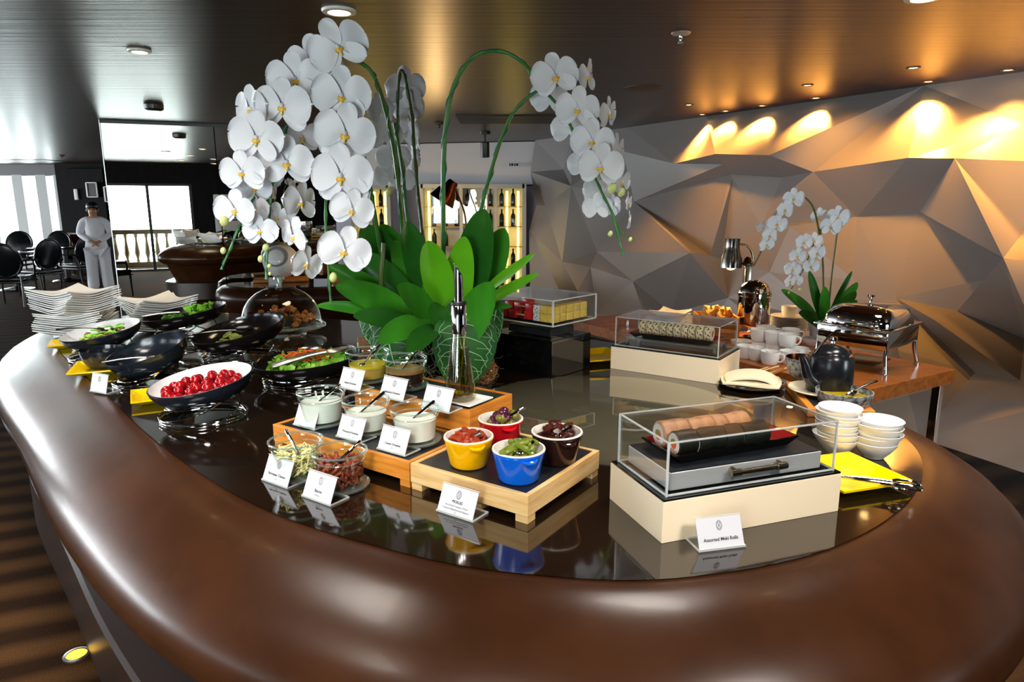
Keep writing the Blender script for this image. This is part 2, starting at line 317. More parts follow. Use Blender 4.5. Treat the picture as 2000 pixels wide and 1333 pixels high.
FV.update(B0=(wall_st(1030, 660)[0], 0, 0), B1=(4.4, 0, .1), B2=(2.6, 0, -.05), B3=(1.0, 0, .15), B4=(-.3, 0, .85), B5=(-1.2, 0, 1.13), B6=(-3.0, 0, 1.0), B7=(sR, 0, 0), T7=(-1.7, 1, 0), T8=(-3.4, 1, 0), T9=(sR, 1, 0),
          R1=(-2.2, .75, .3), R2=(-1.9, .42, .05), R3=(-3.2, .3, .3), R4=(-3.6, .62, -.05), R5=(sR, .5, .1), b2=(3.2, .14, .2), b3=(1.6, .16, -.05), b4=(0.2, .2, .42), b5=(-1.0, .16, .80), b6=(4.6, .2, .15))
for k_ in FV:
    if k_[0] == 'T' and k_ != 'T0': FV[k_] = (FV[k_][0], 1.0, 0.0)
FV['T0'] = (sL, 1.0, 0.0)
fv('C3', 72, 410, .0); fv('C2', 95, 540, .03); fv('C1', 66, 640, 0); FV['T0'] = wall_st(1045, 275)[:1] + (1.0, 0.0)
names = list(FV); idx = {n: i for i, n in enumerate(names)}
ED = 'T0-T1-T2-T3-T4-T5-T6-T7-T8-T9-R5-B7-B6-B5-B4-B3-B2-B1-B0-C1-C2-C3-T0 C3-w-b-d-c-a2-b b-c C3-b f-f1-f2-l-f3-g-f f2-T5 l-T5 g-h-i-g i-j-g2-g g2-k-j g2-f3 d-h d-i l-m-k l-n-o-q n-m p-o p-n p-m p-r-r2 o-r o-q2-T6 m-s-r s-t-r t-r3 s-v1-v2 v1-v4 v3-v1 v3-s h-x x-f d-e1-e2 e1-e3-e2 c-e1 c-e4 j-e6-k j-e5 e7-k e7-m e7-e6 m-e9-s e9-e8-s e5-e8 i-e5 i-e2'.split()
edges = []
for ch in ED:
    q_ = ch.split('-'); edges += [(idx[x], idx[y]) for x, y in zip(q_[:-1], q_[1:])]
res = geometry.delaunay_2d_cdt([Vector((FV[n][0], FV[n][1] * 2.9)) for n in names], edges, [], 1, 1e-5)
fw = struct(B().obj('wall_right', M['wall_g']))
P3 = []
for i, vv in enumerate(res[0]):
    o_ = res[3][i]
    P3.append(wall_pt(vv.x, vv.y / 2.9, FV[names[o_[0]]][2] if o_ else 0.05))
for tri in res[2]:
    if len(tri) < 3: continue
    pp = [P3[i] for i in tri]; nn = (pp[1] - pp[0]).cross(pp[2] - pp[0])
    if nn.length < 1e-5: continue
    bb = B(); bk = [p - WN * 0.03 for p in pp]
    bb.add(pp + bk, [(0, 1, 2), (5, 4, 3), (0, 3, 4, 1), (1, 4, 5, 2), (2, 5, 3, 0)])
    bb.obj('panel', M['wall_g'], fw, smooth=False)
# ---- wine cooler wall beyond the counter
ca, cb_, cc_ = Vector((2.2, 10.7, 0)), Vector((-2.30, 11.7, 0)), Vector((-4.6, 12.3, 0))
wb = struct(slab(cc_, ca, 0, ZC, 0.2).obj('wall_back', M['greybox'], smooth=False))
slab(cc_ + Vector((0, -.16, 0)), ca + Vector((0.0, -.16, 0)), 1.97, ZC - 0.01, 0.15).obj('pale_bulkhead', M['wall_w'], wb, smooth=False)
slab(cc_ + Vector((0, -.17, 0)), ca + Vector((0.0, -.17, 0)), 1.955, 1.97, 0.16).obj('shadow_gap', M['wall_d'], wb, smooth=False)
# jagged end where the faceted wall meets the cooler wall
jb = B()
jz = [(1.06, ZC), (1.00, 2.2), (1.10, 1.75), (1.0, 1.35), (1.08, .8), (1.0, 0)]
# ---- far dining room: window wall, dark panelling
yw = 17.8
def farx(u, v=345): return Dy(u, v, yw).x
tr1 = struct(B().box((-14.5, yw, 2.50), (9.6, 0.2, 0.30)).obj('trim_1', M['frame_d'], smooth=False))
wf = struct(B().box((-14.5, yw, 0.05), (9.6, 0.16, 0.1)).obj('window_1', M['frame_w'], smooth=False))
for u in (-70, -20, 38, 84, 119):
    B().box((farx(u), yw, 1.2), (0.26, 0.22, 2.35)).obj('mullion', M['frame_w'], wf, smooth=False)
B().box((-14.5, yw + 0.02, 1.2), (9.4, 0.012, 2.3)).obj('pane', M['glass'], wf, smooth=False)
wx0 = farx(126)
wd = struct(B().box((wx0 + 3.2, yw - 0.25, ZC / 2), (6.4, 0.2, ZC)).obj('wall_far', M['wall_d'], smooth=False))
B().box((wx0 + 0.75, yw - 0.45, 1.25), (1.1, 0.25, 2.5)).obj('wood_panel', M['wall_d'], wd, smooth=False)
for u0, u1, v0, v1 in ((168, 191, 357, 385), (203, 232, 365, 394)):
    p0, p1 = Dy(u0, v0, yw - 0.7), Dy(u1, v1, yw - 0.7)
    fr = thing('picture_frame', 'thin white square frame on dark wall, ' + ('nearer the windows' if u0 < 200 else 'partly behind the mirror edge'), 'frame', ((p0.x + p1.x) / 2, yw - 0.7, (p0.z + p1.z) / 2))
    w_, h_ = p1.x - p0.x, p0.z - p1.z
    for dx, dz, sx, sz in ((0, h_ / 2, w_, .02), (0, -h_ / 2, w_, .02), (-w_ / 2, 0, .035, h_), (w_ / 2, 0, .02, h_)):
        B().box((dx, 0, dz), (sx, .03, sz)).obj('rail', M['white_fix'], fr, smooth=False)
    B().box((0, .2, 0), (w_, .38, h_)).obj('backing', M['black_matte'], fr, smooth=False)
p0 = Dy(149, 380, yw - 0.6)
o = B().box((0, 0, 0), (.09, .05, .26), bev=.008).obj('wall_light', M['white_fix']); o.location = p0
tag(o, 'small upright white wall light on the dark panelling by the windows', 'light')
# ---- left window wall (seen only in reflections)
wl = struct(B().box((-19.5, 8.2, 0.06), (0.16, 19, 0.12)).obj('window_2', M['frame_w'], smooth=False))
for k_ in range(10): B().box((-19.5, -1.2 + k_ * 2.1, 1.2), (0.22, 0.25, 2.35)).obj('mullion', M['frame_w'], wl, smooth=False)
B().box((-19.5, 8.2, 2.5), (0.2, 19, 0.28)).obj('header', M['frame_d'], wl, smooth=False)
# ---- wall behind the camera with glass doors onto a balustraded terrace
wbk = struct(B().obj('wall_behind', M['wall_d']))
doors = [(-5.9, -3.3), (-1.0, 1.0), (5.55, 7.25)]
cur = -9.5
for d0, d1 in doors + [(9.5, 9.5)]:
    slab(bw(cur), bw(d0), 0, ZC, 0.18, -1).obj('wall_section', M['wall_d'], wbk, smooth=False)
    if d1 > d0: slab(bw(d0), bw(d1), 2.15, ZC, 0.18, -1).obj('lintel', M['wall_d'], wbk, smooth=False)
    if d0 > 3 and d1 > d0: slab(bw(d0), bw(d1), 0, .95, 0.16, -1).obj('parapet', M['wall_d'], wbk, smooth=False)
    cur = d1
for k_, (d0, d1) in enumerate(doors):
    dm = (d0 + d1) / 2
    dr = struct(slab(bw(d0), bw(d1), 0, 0.05, 0.1, -1).obj('door_%d' % (k_ + 1), M['frame_d'], smooth=False))
    for x0, x1 in ((d0, dm), (dm, d1)):
        slab(bw(x0 + .06, 0, -.05), bw(x1 - .06, 0, -.05), 0.05, 2.1, 0.012, -1).obj('pane', M['glass'], dr, smooth=False)
    for x in (d0 + .03, dm, d1 - .03): slab(bw(x - .035, 0, -.02), bw(x + .035, 0, -.02), 0, 2.15, 0.09, -1).obj('stile', M['frame_d'], dr, smooth=False)
    slab(bw(d0, 0, -.02), bw(d1, 0, -.02), 2.09, 2.15, 0.09, -1).obj('top_rail', M['frame_d'], dr, smooth=False)
bal = struct(slab(bw(-1.7, 0, -1.5), bw(1.7, 0, -1.5), 0.86, 0.98, 0.16, -1).obj('exterior_balustrade', M['stonebal'], smooth=False))
slab(bw(-1.7, 0, -1.5), bw(1.7, 0, -1.5), 0.0, 0.12, 0.16, -1).obj('plinth_rail', M['stonebal'], bal, smooth=False)
bme = B().lathe([(.05, .1), (.055, .16), (.035, .2), (.075, .36), (.06, .5), (.035, .68), (.035, .76), (.055, .8), (.055, .88)], 12).mesh('baluster', M['stonebal'])
for k_ in range(14): link('baluster', bme, bal).location = bw(-1.6 + k_ * .245, 0, -1.58)
struct(B().add([tuple(bw(-9, -.02, -.2)), tuple(bw(8, -.02, -.2)), tuple(bw(8, -.02, -3)), tuple(bw(-9, -.02, -3))], [(0, 1, 2, 3)]).obj('exterior_terrace', M['stonebal'], smooth=False))
# ================================================================== the buffet counter
FLAT = [(-2.86, 4.32), (-2.45, 3.62), (-1.72, 2.78), (-1.16, 2.14), (-.66, 1.66), (-.24, 1.415), (.04, 1.325), (.34, 1.31), (.709, 1.43), (1.05, 1.70), (1.27, 2.05), (1.30, 2.45), (1.16, 2.95), (.86, 3.42), (.40, 3.84), (-.25, 4.18), (-1.0, 4.42), (-1.8, 4.72), (-2.5, 4.75)]
fl = [Vector((p.x, p.y)) for p in cat_rom([(x, y, 0) for x, y in FLAT], 8, True)]
def offset_loop(P, d):
    n = len(P); out = []
    for i in range(n):
        t = (P[(i + 1) % n] - P[i - 1]).normalized(); out.append(P[i] + Vector((t.y, -t.x)) * d)
    return out
ct = thing('buffet_counter', 'large oval buffet counter of glossy brown lacquer with rounded edge', 'counter')
def ring(d, z): return [(p.x, p.y, z) for p in offset_loop(fl, d)]
b = B()
for i_ in range(1): pass
b.rings([ring(-.05, ZT - .02), ring(0, ZT - .002), ring(.05, ZT - .008), ring(.11, ZT - .026), ring(.18, ZT - .060), ring(.24, ZT - .098), ring(.285, ZT - .142), ring(.312, ZT - .19), ring(.312, ZT - .235), ring(.285, ZT - .28), ring(.235, ZT - .315), ring(.17, ZT - .34)], True)
b.obj('rounded_edge', M['counter'], ct, ang=60)
b = B(); b.rings([ring(.18, ZT - .335), ring(.12, .46), ring(.06, .32), ring(.01, .18), ring(-.03, .0)], True); b.obj('curved_body', M['counter'], ct, ang=60)
b = B(); b.add(ring(.012, ZT), [tuple(range(len(fl)))]); b.obj('top', M['counter_top'], ct, smooth=False)
b = B(); b.rings([ring(.22, .0), ring(.22, .29), ring(.205, .30), ring(.0, .30)], True); b.obj('plinth', M['plinth'], ct, ang=30)
b = B(); b.lathe([(.535, .0), (.535, .003), (.530, .004)], 72, (0.355, 2.45, ZT), False, True); b.obj('round_glass_inset', M['disc'], ct, ang=20)
# ---- second, lower counter running along the mirror wall
Z2 = 0.72
e0, e1 = mirror_at(392), mirror_at(640)
c2pts = [e0 - MN * .15 + ME * .25, e0 - MN * .75 + ME * .15, e0 - MN * 1.15 + ME * .75, e1 - MN * 1.25 + ME * .3, e1 - MN * 0.9 + ME * 1.6, e1 + MN * .05 + ME * 1.9, e1 + MN * .3 + ME * .6, e1 - MN * .12 - ME * .1]
fl2 = [Vector((p.x, p.y)) for p in cat_rom(c2pts, 8, True)]
sv = fl; fl = fl2
c2 = thing('dessert_counter', 'lower glossy brown counter standing along the mirror wall', 'counter')
sgn = -1 if sum((fl[i].x * fl[(i + 1) % len(fl)].y - fl[(i + 1) % len(fl)].x * fl[i].y) for i in range(len(fl))) < 0 else 1
b = B(); b.rings([ring(-.15 * sgn, Z2), ring(-.08 * sgn, Z2 - .015), ring(-.02 * sgn, Z2 - .06), ring(0, Z2 - .13), ring(-.02 * sgn, Z2 - .22), ring(-.1 * sgn, Z2 - .3), ring(-.15 * sgn, .2), ring(-.17 * sgn, 0)], True); b.obj('rounded_front', M['counter'], c2, ang=60)
b = B(); b.add(ring(-.14 * sgn, Z2 + .002), [tuple(range(len(fl)))]); b.obj('top', M['counter_top'], c2, smooth=False)
fl = sv
# ---- ceiling fittings
def downlight(u, v, label, power=30, r=.085, col=(1, .80, .55), z=ZC, loc=None, aim=(0, 0, -1), size=70):
    p = loc or G(u, v, z)
    t = thing('downlight', label, 'light', p)
    B().lathe([(r * .60, -.002), (r * .66, -.014), (r * .95, -.012), (r, -.004), (r, .0)], 32, cap0=False, cap1=False).obj('trim_ring', M['white_fix'], t)
    B().lathe([(.001, -.006), (r * .61, -.003)], 24, cap0=False, cap1=False).obj('lens', M['warm'], t)
    l = bpy.data.lights.new('downlight_beam', 'SPOT'); l.energy = power; l.color = col; l.spot_size = math.radians(size); l.spot_blend = 0.6; l.shadow_soft_size = .32
    o = bpy.data.objects.new('downlight_beam', l); COL.objects.link(o); o.parent = t; o.location = (0, 0, -.02)
    o.rotation_euler = Vector(aim).to_track_quat('-Z', 'Y').to_euler()
    return t
downlight(662, 20, 'round white downlight above the arching orchid spray', 60)
downlight(272, 98, 'round white downlight over the left end of the buffet', 60, r=.07)
NEU = (1, .93, .85)
ORD_ = ['bowls and plates', 'wooden trays', 'maki roll box', 'near counter edge', 'plate stacks', 'side table corner', 'aisle before the maki box', 'aisle before the wooden trays', 'aisle beside the counter']
for x, y, pw in ((-1.9, 2.6, 90), (.6, 2.0, 95), (1.5, 2.2, 95), (-1.1, 1.7, 90), (-2.6, 3.4, 80), (1.9, 3.4, 70), (1.35, .25, 190), (-.45, -.1, 150), (-1.5, .8, 110)):  # out-of-view downlights, added as fill light for the counter and aisle
    downlight(0, 0, 'added white fill downlight in the ceiling over the ' + ORD_.pop(0), pw, loc=Vector((x, y, ZC)), col=NEU, size=82, aim=(0, 0, -1) if y > 1 else (-.1 * x, .75, -1))['group'] = 'added fill downlights above the buffet'
def wash(u, v, s_off, power, k_=0.0, label='', dist=.19, aim=.10):
    s_, kk = wall_st(u, v); p = wall_pt(s_, 1.0) + WI * dist + Vector((0, 0, -.005))
    t = thing('wall_washer', label, 'light', p)
    B().lathe([(.030, .004), (.036, -.004), (.045, -.003), (.046, .004)], 20, cap0=False, cap1=False).obj('trim_ring', M['brown_fix'], t)
    B().lathe([(.001, .001), (.031, .002)], 16, cap0=False, cap1=False).obj('lens', M['warm'], t)
    l = bpy.data.lights.new('wash_beam', 'SPOT'); l.energy = power * 9; l.color = (1, .42, .07); l.spot_size = math.radians(92); l.spot_blend = 1.0; l.shadow_soft_size = .05
    o = bpy.data.objects.new('wash_beam', l); COL.objects.link(o); o.parent = t; o.location = (0, 0, -.012)
    o.rotation_euler = (Vector((0, 0, -1)) + WI * aim).to_track_quat('-Z', 'Y').to_euler()
WLAB = ['deepest into the room', 'second from the cooler wall', 'third from the cooler wall', 'above the dark overhanging facet', 'above the small orchid', 'near the picture edge']
for k_, (u, pw) in enumerate(((1405, 26), (1450, 16), (1520, 26), (1622, 26), (1835, 24), (1985, 22))):
    wash(u, 180, 0, pw, label='tiny recessed warm wall washer over the faceted wall, ' + WLAB[k_])
for u, pw, lab in ((1470, 5, 'above the soup kettle'), (1700, 6, 'above the chafing dish'), (1900, 9, 'above the empty table corner'), (2150, 9, 'beyond the picture edge')):
    wash(u, 180, 0, pw, label='warm ceiling spot set out from the faceted wall, ' + lab, dist=.85, aim=-.75)
# sprinkler, speaker, detectors, track spot, vents
p = G(1330, 64, ZC); t = thing('sprinkler', 'chrome ceiling sprinkler above the buffet', 'sprinkler', p)
B().lathe([(.055, 0), (.05, -.008), (.02, -.012)], 24).obj('escutcheon', M['steel'], t)
B().lathe([(.010, -.01), (.010, -.03), (.006, -.035), (.006, -.045)], 10).obj('stem', M['chrome'], t)
for s_ in (-1, 1): B().tube([(s_ * .008, 0, -.025), (s_ * .016, 0, -.038), (s_ * .006, 0, -.052)], .003, 6).obj('arm', M['chrome'], t)
B().lathe([(.018, -.052), (.018, -.055)], 12).obj('deflector', M['chrome'], t)
p = G(1255, 172, ZC); o = B().lathe([(.16, .0), (.16, -.006), (.14, -.010), (.0001, -.010)], 40).obj('ceiling_speaker', M['brown_fix']); o.location = p; tag(o, 'round brown speaker grille flush in the ceiling', 'speaker')
for u, v, lab in ((857, 240, 'small dark ceiling detector beside the arching stem'), (120, 303, 'tiny sprinkler over the far dining tables')):
    o = B().lathe([(.06, 0), (.055, -.02), (.02, -.025), (.018, -.06), (.004, -.065)], 16).obj('ceiling_detector', M['brown_fix']); o.location = G(u, v, ZC); tag(o, lab, 'detector')
o = B().lathe([(.09, 0), (.085, -.04), (.06, -.055), (.0001, -.055)], 20).obj('smoke_detector', M['black_fix']); o.location = (-2.6, 3.6 - .6, ZC); o.location = G(420, 200, ZC)
q_ = mirror_at(345); o.location = (q_.x - MN.x * 1.6, q_.y - MN.y * 1.6, ZC); tag(o, 'small round smoke detector near the mirror wall', 'detector')
p = G(947, 258, ZC); t = thing('track_spot', 'black cylindrical ceiling spotlight with a glowing lens', 'light', p)
B().lathe([(.075, 0), (.075, -.03), (.03, -.035)], 20).obj('canopy', M['black_fix'], t)
B().lathe([(.012, -.03), (.012, -.13)], 8).obj('stem', M['black_fix'], t)
Mx = TR((0, 0, -.13), rx=math.radians(12))
B().lathe([(.055, 0), (.060, -.02), (.060, -.20)], 20, cap1=False, M=Mx).obj('head', M['black_fix'], t)
B().lathe([(.052, -.19), (.052, -.185)], 20, M=Mx).obj('lens', M['warm_dim'], t)
p0, p1 = G(895, 232, ZC), G(1095, 232, ZC)
vt = thing('ceiling_vent', 'long dark recessed ceiling vent beyond the orchids', 'vent', ((p0.x + p1.x) / 2, p0.y, ZC))
wv_ = p1.x - p0.x
B().box((0, 0, -.004), (wv_, .75, .008)).obj('recess', M['black_matte'], vt, smooth=False)
for k_ in range(9): B().box((0, -.34 + k_ * .085, -.012), (wv_, .03, .012)).obj('slat', M['grille'], vt, smooth=False)
p = G(20, 314, ZC); o = B().box((0, 0, -.006), (2.2, .9, .012)).obj('ceiling_grille', M['grille'], smooth=False); o.location = p; tag(o, 'dark rectangular air grille in the ceiling over the far dining tables', 'vent')
# floor uplight by the counter
p = G(150, 1281, 0); t = thing('floor_uplight', 'round recessed floor light with steel rim beside the counter', 'light', p)
B().lathe([(.046, .0), (.046, .006), (.036, .008)], 28, cap0=False, cap1=False).obj('steel_rim', M['steel'], t)
B().lathe([(.036, .004), (.0001, .007)], 28, cap0=False).obj('lens', M['amber_lamp'], t)
# ================================================================== things on the buffet
def axt(u, v, z): return ((z - CZ) / ray(u, v).z)              # depth along the lens axis
def pxm(px, u, v, z): return px * axt(u, v, z) / F
ORD = 'first second third fourth fifth sixth seventh eighth ninth tenth eleventh twelfth thirteenth fourteenth fifteenth sixteenth seventeenth eighteenth nineteenth twentieth'.split()
TA = math.atan2(-.562, .827)                                    # the trays' turn
# ---- white square plates in stacks
def plate_mesh(a, lift, th=.006, n=12):
    vs_, fs = [], []
    for lay in (0, 1):
        for j in range(n + 1):
            for i in range(n + 1):
                x, y = -1 + 2 * i / n, -1 + 2 * j / n
                k = 1 - .16 * ((1 - x * x) * y * y + (1 - y * y) * x * x)
                cor = (abs(x) * abs(y)) ** 1.6
                z = lift * cor + .018 * max(abs(x), abs(y)) ** 3
                vs_.append((x * a * k, y * a * k, z + th * lay))
    m_ = (n + 1) ** 2
    for j in range(n):
        for i in range(n):
            q = j * (n + 1) + i
            fs += [(q, q + n + 1, q + n + 2, q + 1), (m_ + q, m_ + q + 1, m_ + q + n + 2, m_ + q + n + 1)]
    for i in range(n):
        for p_, q in ((i, i + 1), (n * (n + 1) + i + 1, n * (n + 1) + i), ((i + 1) * (n + 1), i * (n + 1)), (i * (n + 1) + n, (i + 1) * (n + 1) + n)):
            fs.append((p_, q, q + m_, p_ + m_))
    return B().add(vs_, fs).mesh('plate', M['white'], ang=50)
pme = plate_mesh(.168, .030)
def stack(u, v, n, dz, lab, grp, tw, z0=ZT, me=pme, nm='dinner_plate', cat='plate', sc=1.0, toplab=None, step=0.02):
    p = G(u, v, z0)
    for k_ in range(n):
        o = link(nm, me); o.location = (p.x + random.uniform(-.006, .006), p.y + random.uniform(-.006, .006), z0 + .002 + k_ * dz)
        o.rotation_euler = (0, 0, tw(k_)); o.scale = (sc, sc, sc)
        tag(o, toplab if (toplab and k_ == n - 1) else lab % ORD[n - 1 - k_], cat, grp)
stack(156, 652, 19, .0125, 'white square plate, %s from the top of the tall stack', 'plates in the tall stack', lambda k: math.radians((8 if k < 9 else 52) + k * 1.2 + random.uniform(-3, 3)), toplab='topmost white square plate of the tall stack, corners turned up')
stack(313, 646, 14, .0125, 'white square plate, %s from the top of the shorter stack', 'plates in the shorter stack', lambda k: math.radians(20 + k * 2.5 + random.uniform(-3, 3)), toplab='topmost white square plate of the shorter stack behind the slanted bowls')
# ---- slanted serving bowls on chrome wire stands
def prof_bowl(R, h):
    outer = [(R * .30, 0), (R * .52, h * .06), (R * .74, h * .24), (R * .90, h * .52), (R * .985, h * .84), (R, h)]
    inner = [(R * .97, h), (R * .95, h * .84), (R * .86, h * .55), (R * .70, h * .30), (R * .48, h * .14), (.0005, h * .10)]
    return outer, inner
def bowl(u, v, yb, wpx, label, shell, lining, roll=8, pitch=6, sy=.86, h=.085, stand=True, standlab='', zb=ZT):
    c = Dy(u, v, yb); t_ = (c.y) / ray(u, v).y; R = wpx * t_ / F / 2
    Mx = TR((c.x, c.y, c.z), rx=math.radians(pitch), ry=math.radians(-roll)) @ Matrix.Translation((0, 0, -h))
    t = thing('serving_bowl', label, 'bowl'); t.matrix_world = Mx
    o_, i_ = prof_bowl(R, h)
    B().lathe(o_ + [(R * .97, h + .001)], 40, sy=sy, cap0=True, cap1=False).obj('shell', shell, t)
    B().lathe(i_, 40, sy=sy, cap0=False, cap1=False, c=(0, 0, .0015)).obj('lining', lining, t)
    if stand:
        s = thing('wire_stand', standlab, 'stand', (c.x, c.y, zb))
        r0, r1 = R * .80, R * .66; zt_ = max(.03, c.z - zb - h * .80)
        tl = lambda x, y: zt_ + x * math.tan(math.radians(roll)) + y * math.tan(math.radians(pitch))
        ring0 = [(r0 * math.cos(a), r0 * .9 * math.sin(a), .004) for a in [2 * PI * i / 40 for i in range(40)]]
        ring1 = [(r1 * math.cos(a), r1 * .9 * math.sin(a), max(.012, tl(r1 * math.cos(a), r1 * .9 * math.sin(a)))) for a in [2 * PI * i / 40 for i in range(40)]]
        ring2 = [(p[0] * 1.02, p[1] * 1.02, p[2] + .012) for p in ring0]
        B().tube(ring0, .0038, 8, True).obj('base_ring', M['chrome'], s)
        B().tube(ring2, .0030, 8, True).obj('base_ring', M['chrome'], s)
        B().tube(ring1, .0038, 8, True).obj('cradle_ring', M['chrome'], s)
        for k_ in range(4):
            a = k_ * PI / 2 + .5; pts = []
            for j in range(9):
                q = j / 8; aa = a + 2.0 * q; r_ = r0 + (r1 - r0) * q
                x, y = r_ * math.cos(aa), r_ * .9 * math.sin(aa); pts.append((x, y, .004 + (max(.012, tl(x, y)) - .004) * q))
            B().tube(pts, .0034, 8).obj('cross_wire', M['chrome'], s)
    return Mx, R, h
def inbowl(Mx, R, h, rr, aa, dz=0.0, sy=.86):
    z = h * (.10 + .9 * rr ** 2.2) + dz
    return Mx @ Vector((R * rr * math.cos(aa), R * sy * rr * math.sin(aa), z))
yT = G(390, 815, ZT).y
bT = bowl(392, 741, yT, 201, 'white-lined dark bowl of cherry tomatoes on a wire stand', M['bowl'], M['bowl_w'], 8, 8, standlab='chrome coiled wire stand under the tomato bowl')
yB = G(275, 748, ZT).y
bB = bowl(284, 681, yB, 160, 'empty slanted blue-black bowl on a wire stand', M['bowl'], M['bowl'], 14, 16, sy=.8, h=.11, standlab='chrome wire stand under the empty blue-black bowl')
yS = G(195, 700, ZT).y
bS = bowl(196, 644, yS, 150, 'white-lined dark bowl of tomato salad nearest the tall plate stack', M['bowl'], M['bowl_w'], 8, 9, standlab='chrome wire stand under the tomato salad bowl')
yL = G(360, 672, ZT).y
bL = bowl(360, 608, yL, 162, 'black slanted bowl of green leaves behind the other bowls', M['bowl_k'], M['bowl_k'], 9, 4, standlab='chrome wire stand under the bowl of green leaves')
yC = G(465, 698, ZT).y
bC = bowl(466, 640, yC, 182, 'black slanted bowl of sliced cucumber in front of the glass dome', M['bowl_k'], M['bowl_k'], 11, 10, h=.105, standlab='chrome wire stand under the cucumber bowl')
yK = G(600, 745, ZT).y
bK = bowl(600, 698, yK, 212, 'wide black bowl of lettuce and carrot shreds beside the orchids', M['bowl_k'], M['bowl_k'], 5, 3, h=.085, standlab='chrome wire stand under the lettuce and carrot bowl')
p = G(205, 722, ZT); o = thing('small_bowl', 'small speckled blue-black bowl tucked under the tomato salad bowl', 'bowl', p)
r_ = pxm(80, 205, 722, ZT) / 2
oo, ii = prof_bowl(r_, .10)
B().lathe(oo, 30, cap1=False).obj('shell', M['bowl'], o); B().lathe(ii, 30, cap0=False, cap1=False).obj('lining', M['bowl'], o)
# cherry tomatoes, one by one
tm = B().ball((0, 0, 0), .019, 14, (1, 1, .92)).mesh('tomato', M['tomato'])
spots = []
for rr, n, dz in ((.30, 7, .02), (.50, 13, .012), (.66, 16, .008), (.16, 4, .038), (.42, 8, .036)):
    for i in range(n): spots.append((rr, 2 * PI * i / n + rr * 9, dz))
for rr, aa, dz in spots:
    o = link('cherry_tomato', tm); q_ = inbowl(*bT, rr, aa, dz + .012) + Vector((random.uniform(-.006, .006), -.01, 0)); o.location = q_
    o.rotation_euler = (random.random() * 6, random.random() * 6, 0); sc = random.uniform(.85, 1.12); o.scale = (sc, sc, sc)
    tag(o, 'shiny red cherry tomato piled in the white-lined bowl', 'tomato', 'cherry tomatoes in the bowl')
def curl(name, n, Mx, R, h, rmax, size, mt, label, cat, seed, up=.02, aoff=(0, 2 * PI)):
    rd = random.Random(seed); b_ = B()
    for _ in range(n):
        rr = rmax * math.sqrt(rd.random()); aa = rd.uniform(*aoff); c = inbowl(Mx, R, h, rr, aa, up * rd.random() * (1.4 - rr))
        Rm = TR(c, rd.random() * 6, rd.random() * 6, rd.random() * 6); s_ = size * rd.uniform(.6, 1.3); k = 6; vs_ = [(0, 0, 0)]
        for i in range(k + 1):
            a = 2 * PI * i / (k + 1); vs_.append((s_ * math.cos(a), s_ * math.sin(a), s_ * .45 * (1 if i % 2 else -1)))
        b_.add(vs_, [(0, i + 1, (i + 1) % (k + 1) + 1) for i in range(k + 1)], Rm)
    o = b_.obj(name, mt, kind='stuff', ang=180); tag(o, label, cat); return o
def shreds(name, n, Mx, R, h, rmax, ln, rad, mt, label, cat, seed, up=.02, aoff=(0, 2 * PI)):
    rd = random.Random(seed); b_ = B()
    for _ in range(n):
        rr = rmax * math.sqrt(rd.random()); aa = rd.uniform(*aoff); c = inbowl(Mx, R, h, rr, aa, up * (.5 + rd.random() * .8))
        a = rd.random() * 6.28; d = Vector((math.cos(a), math.sin(a), rd.uniform(-.3, .35))) * ln * rd.uniform(.5, 1)
        b_.tube([c - d * .5, c + Vector((rd.uniform(-1, 1), rd.uniform(-1, 1), .8)) * ln * .14, c + d * .5], rad, 4)
    o = b_.obj(name, mt, kind='stuff', ang=180); tag(o, label, cat); return o
curl('lettuce_leaves', 330, *bK, .72, .020, M['lettuce'], 'curly green lettuce filling the wide black bowl', 'lettuce', 3, .052)
shreds('carrot_shreds', 150, *bK, .42, .07, .0024, M['carrot'], 'orange carrot shreds heaped on the lettuce', 'carrot', 4, .060, (.2, 3.4))
curl('green_leaves', 120, *bL, .5, .02, M['herb'], 'green salad leaves in the rear black bowl', 'leaves', 5, .045, (2.6, 4.4))
curl('frisee_tuft', 90, *bL, .6, .02, M['lettuce'], 'bright frilly lettuce tuft at the raised side of the rear black bowl', 'lettuce', 6, .075, (-.4, .5))
shreds('tomato_salad', 130, *bS, .5, .045, .006, M['sundried'], 'red chopped tomato salad in the white-lined bowl', 'salad', 7, .03)
shreds('salad_greens', 60, *bS, .5, .05, .005, M['lettuce'], 'green strips over the tomato salad', 'salad', 8, .045)
cs = B().lathe([(.024, 0), (.026, .003), (.024, .006)], 18).mesh('slice', M['cucumber'])
for k_ in range(16):
    o = link('cucumber_slice', cs); o.location = inbowl(*bC, random.uniform(.05, .5), random.uniform(2.4, 5.6), .012 + .002 * k_); o.rotation_euler = (random.uniform(-.5, .5), random.uniform(-.5, .5), 0)
    tag(o, 'pale green cucumber slice heaped in the black slanted bowl', 'cucumber', 'cucumber slices in the bowl')
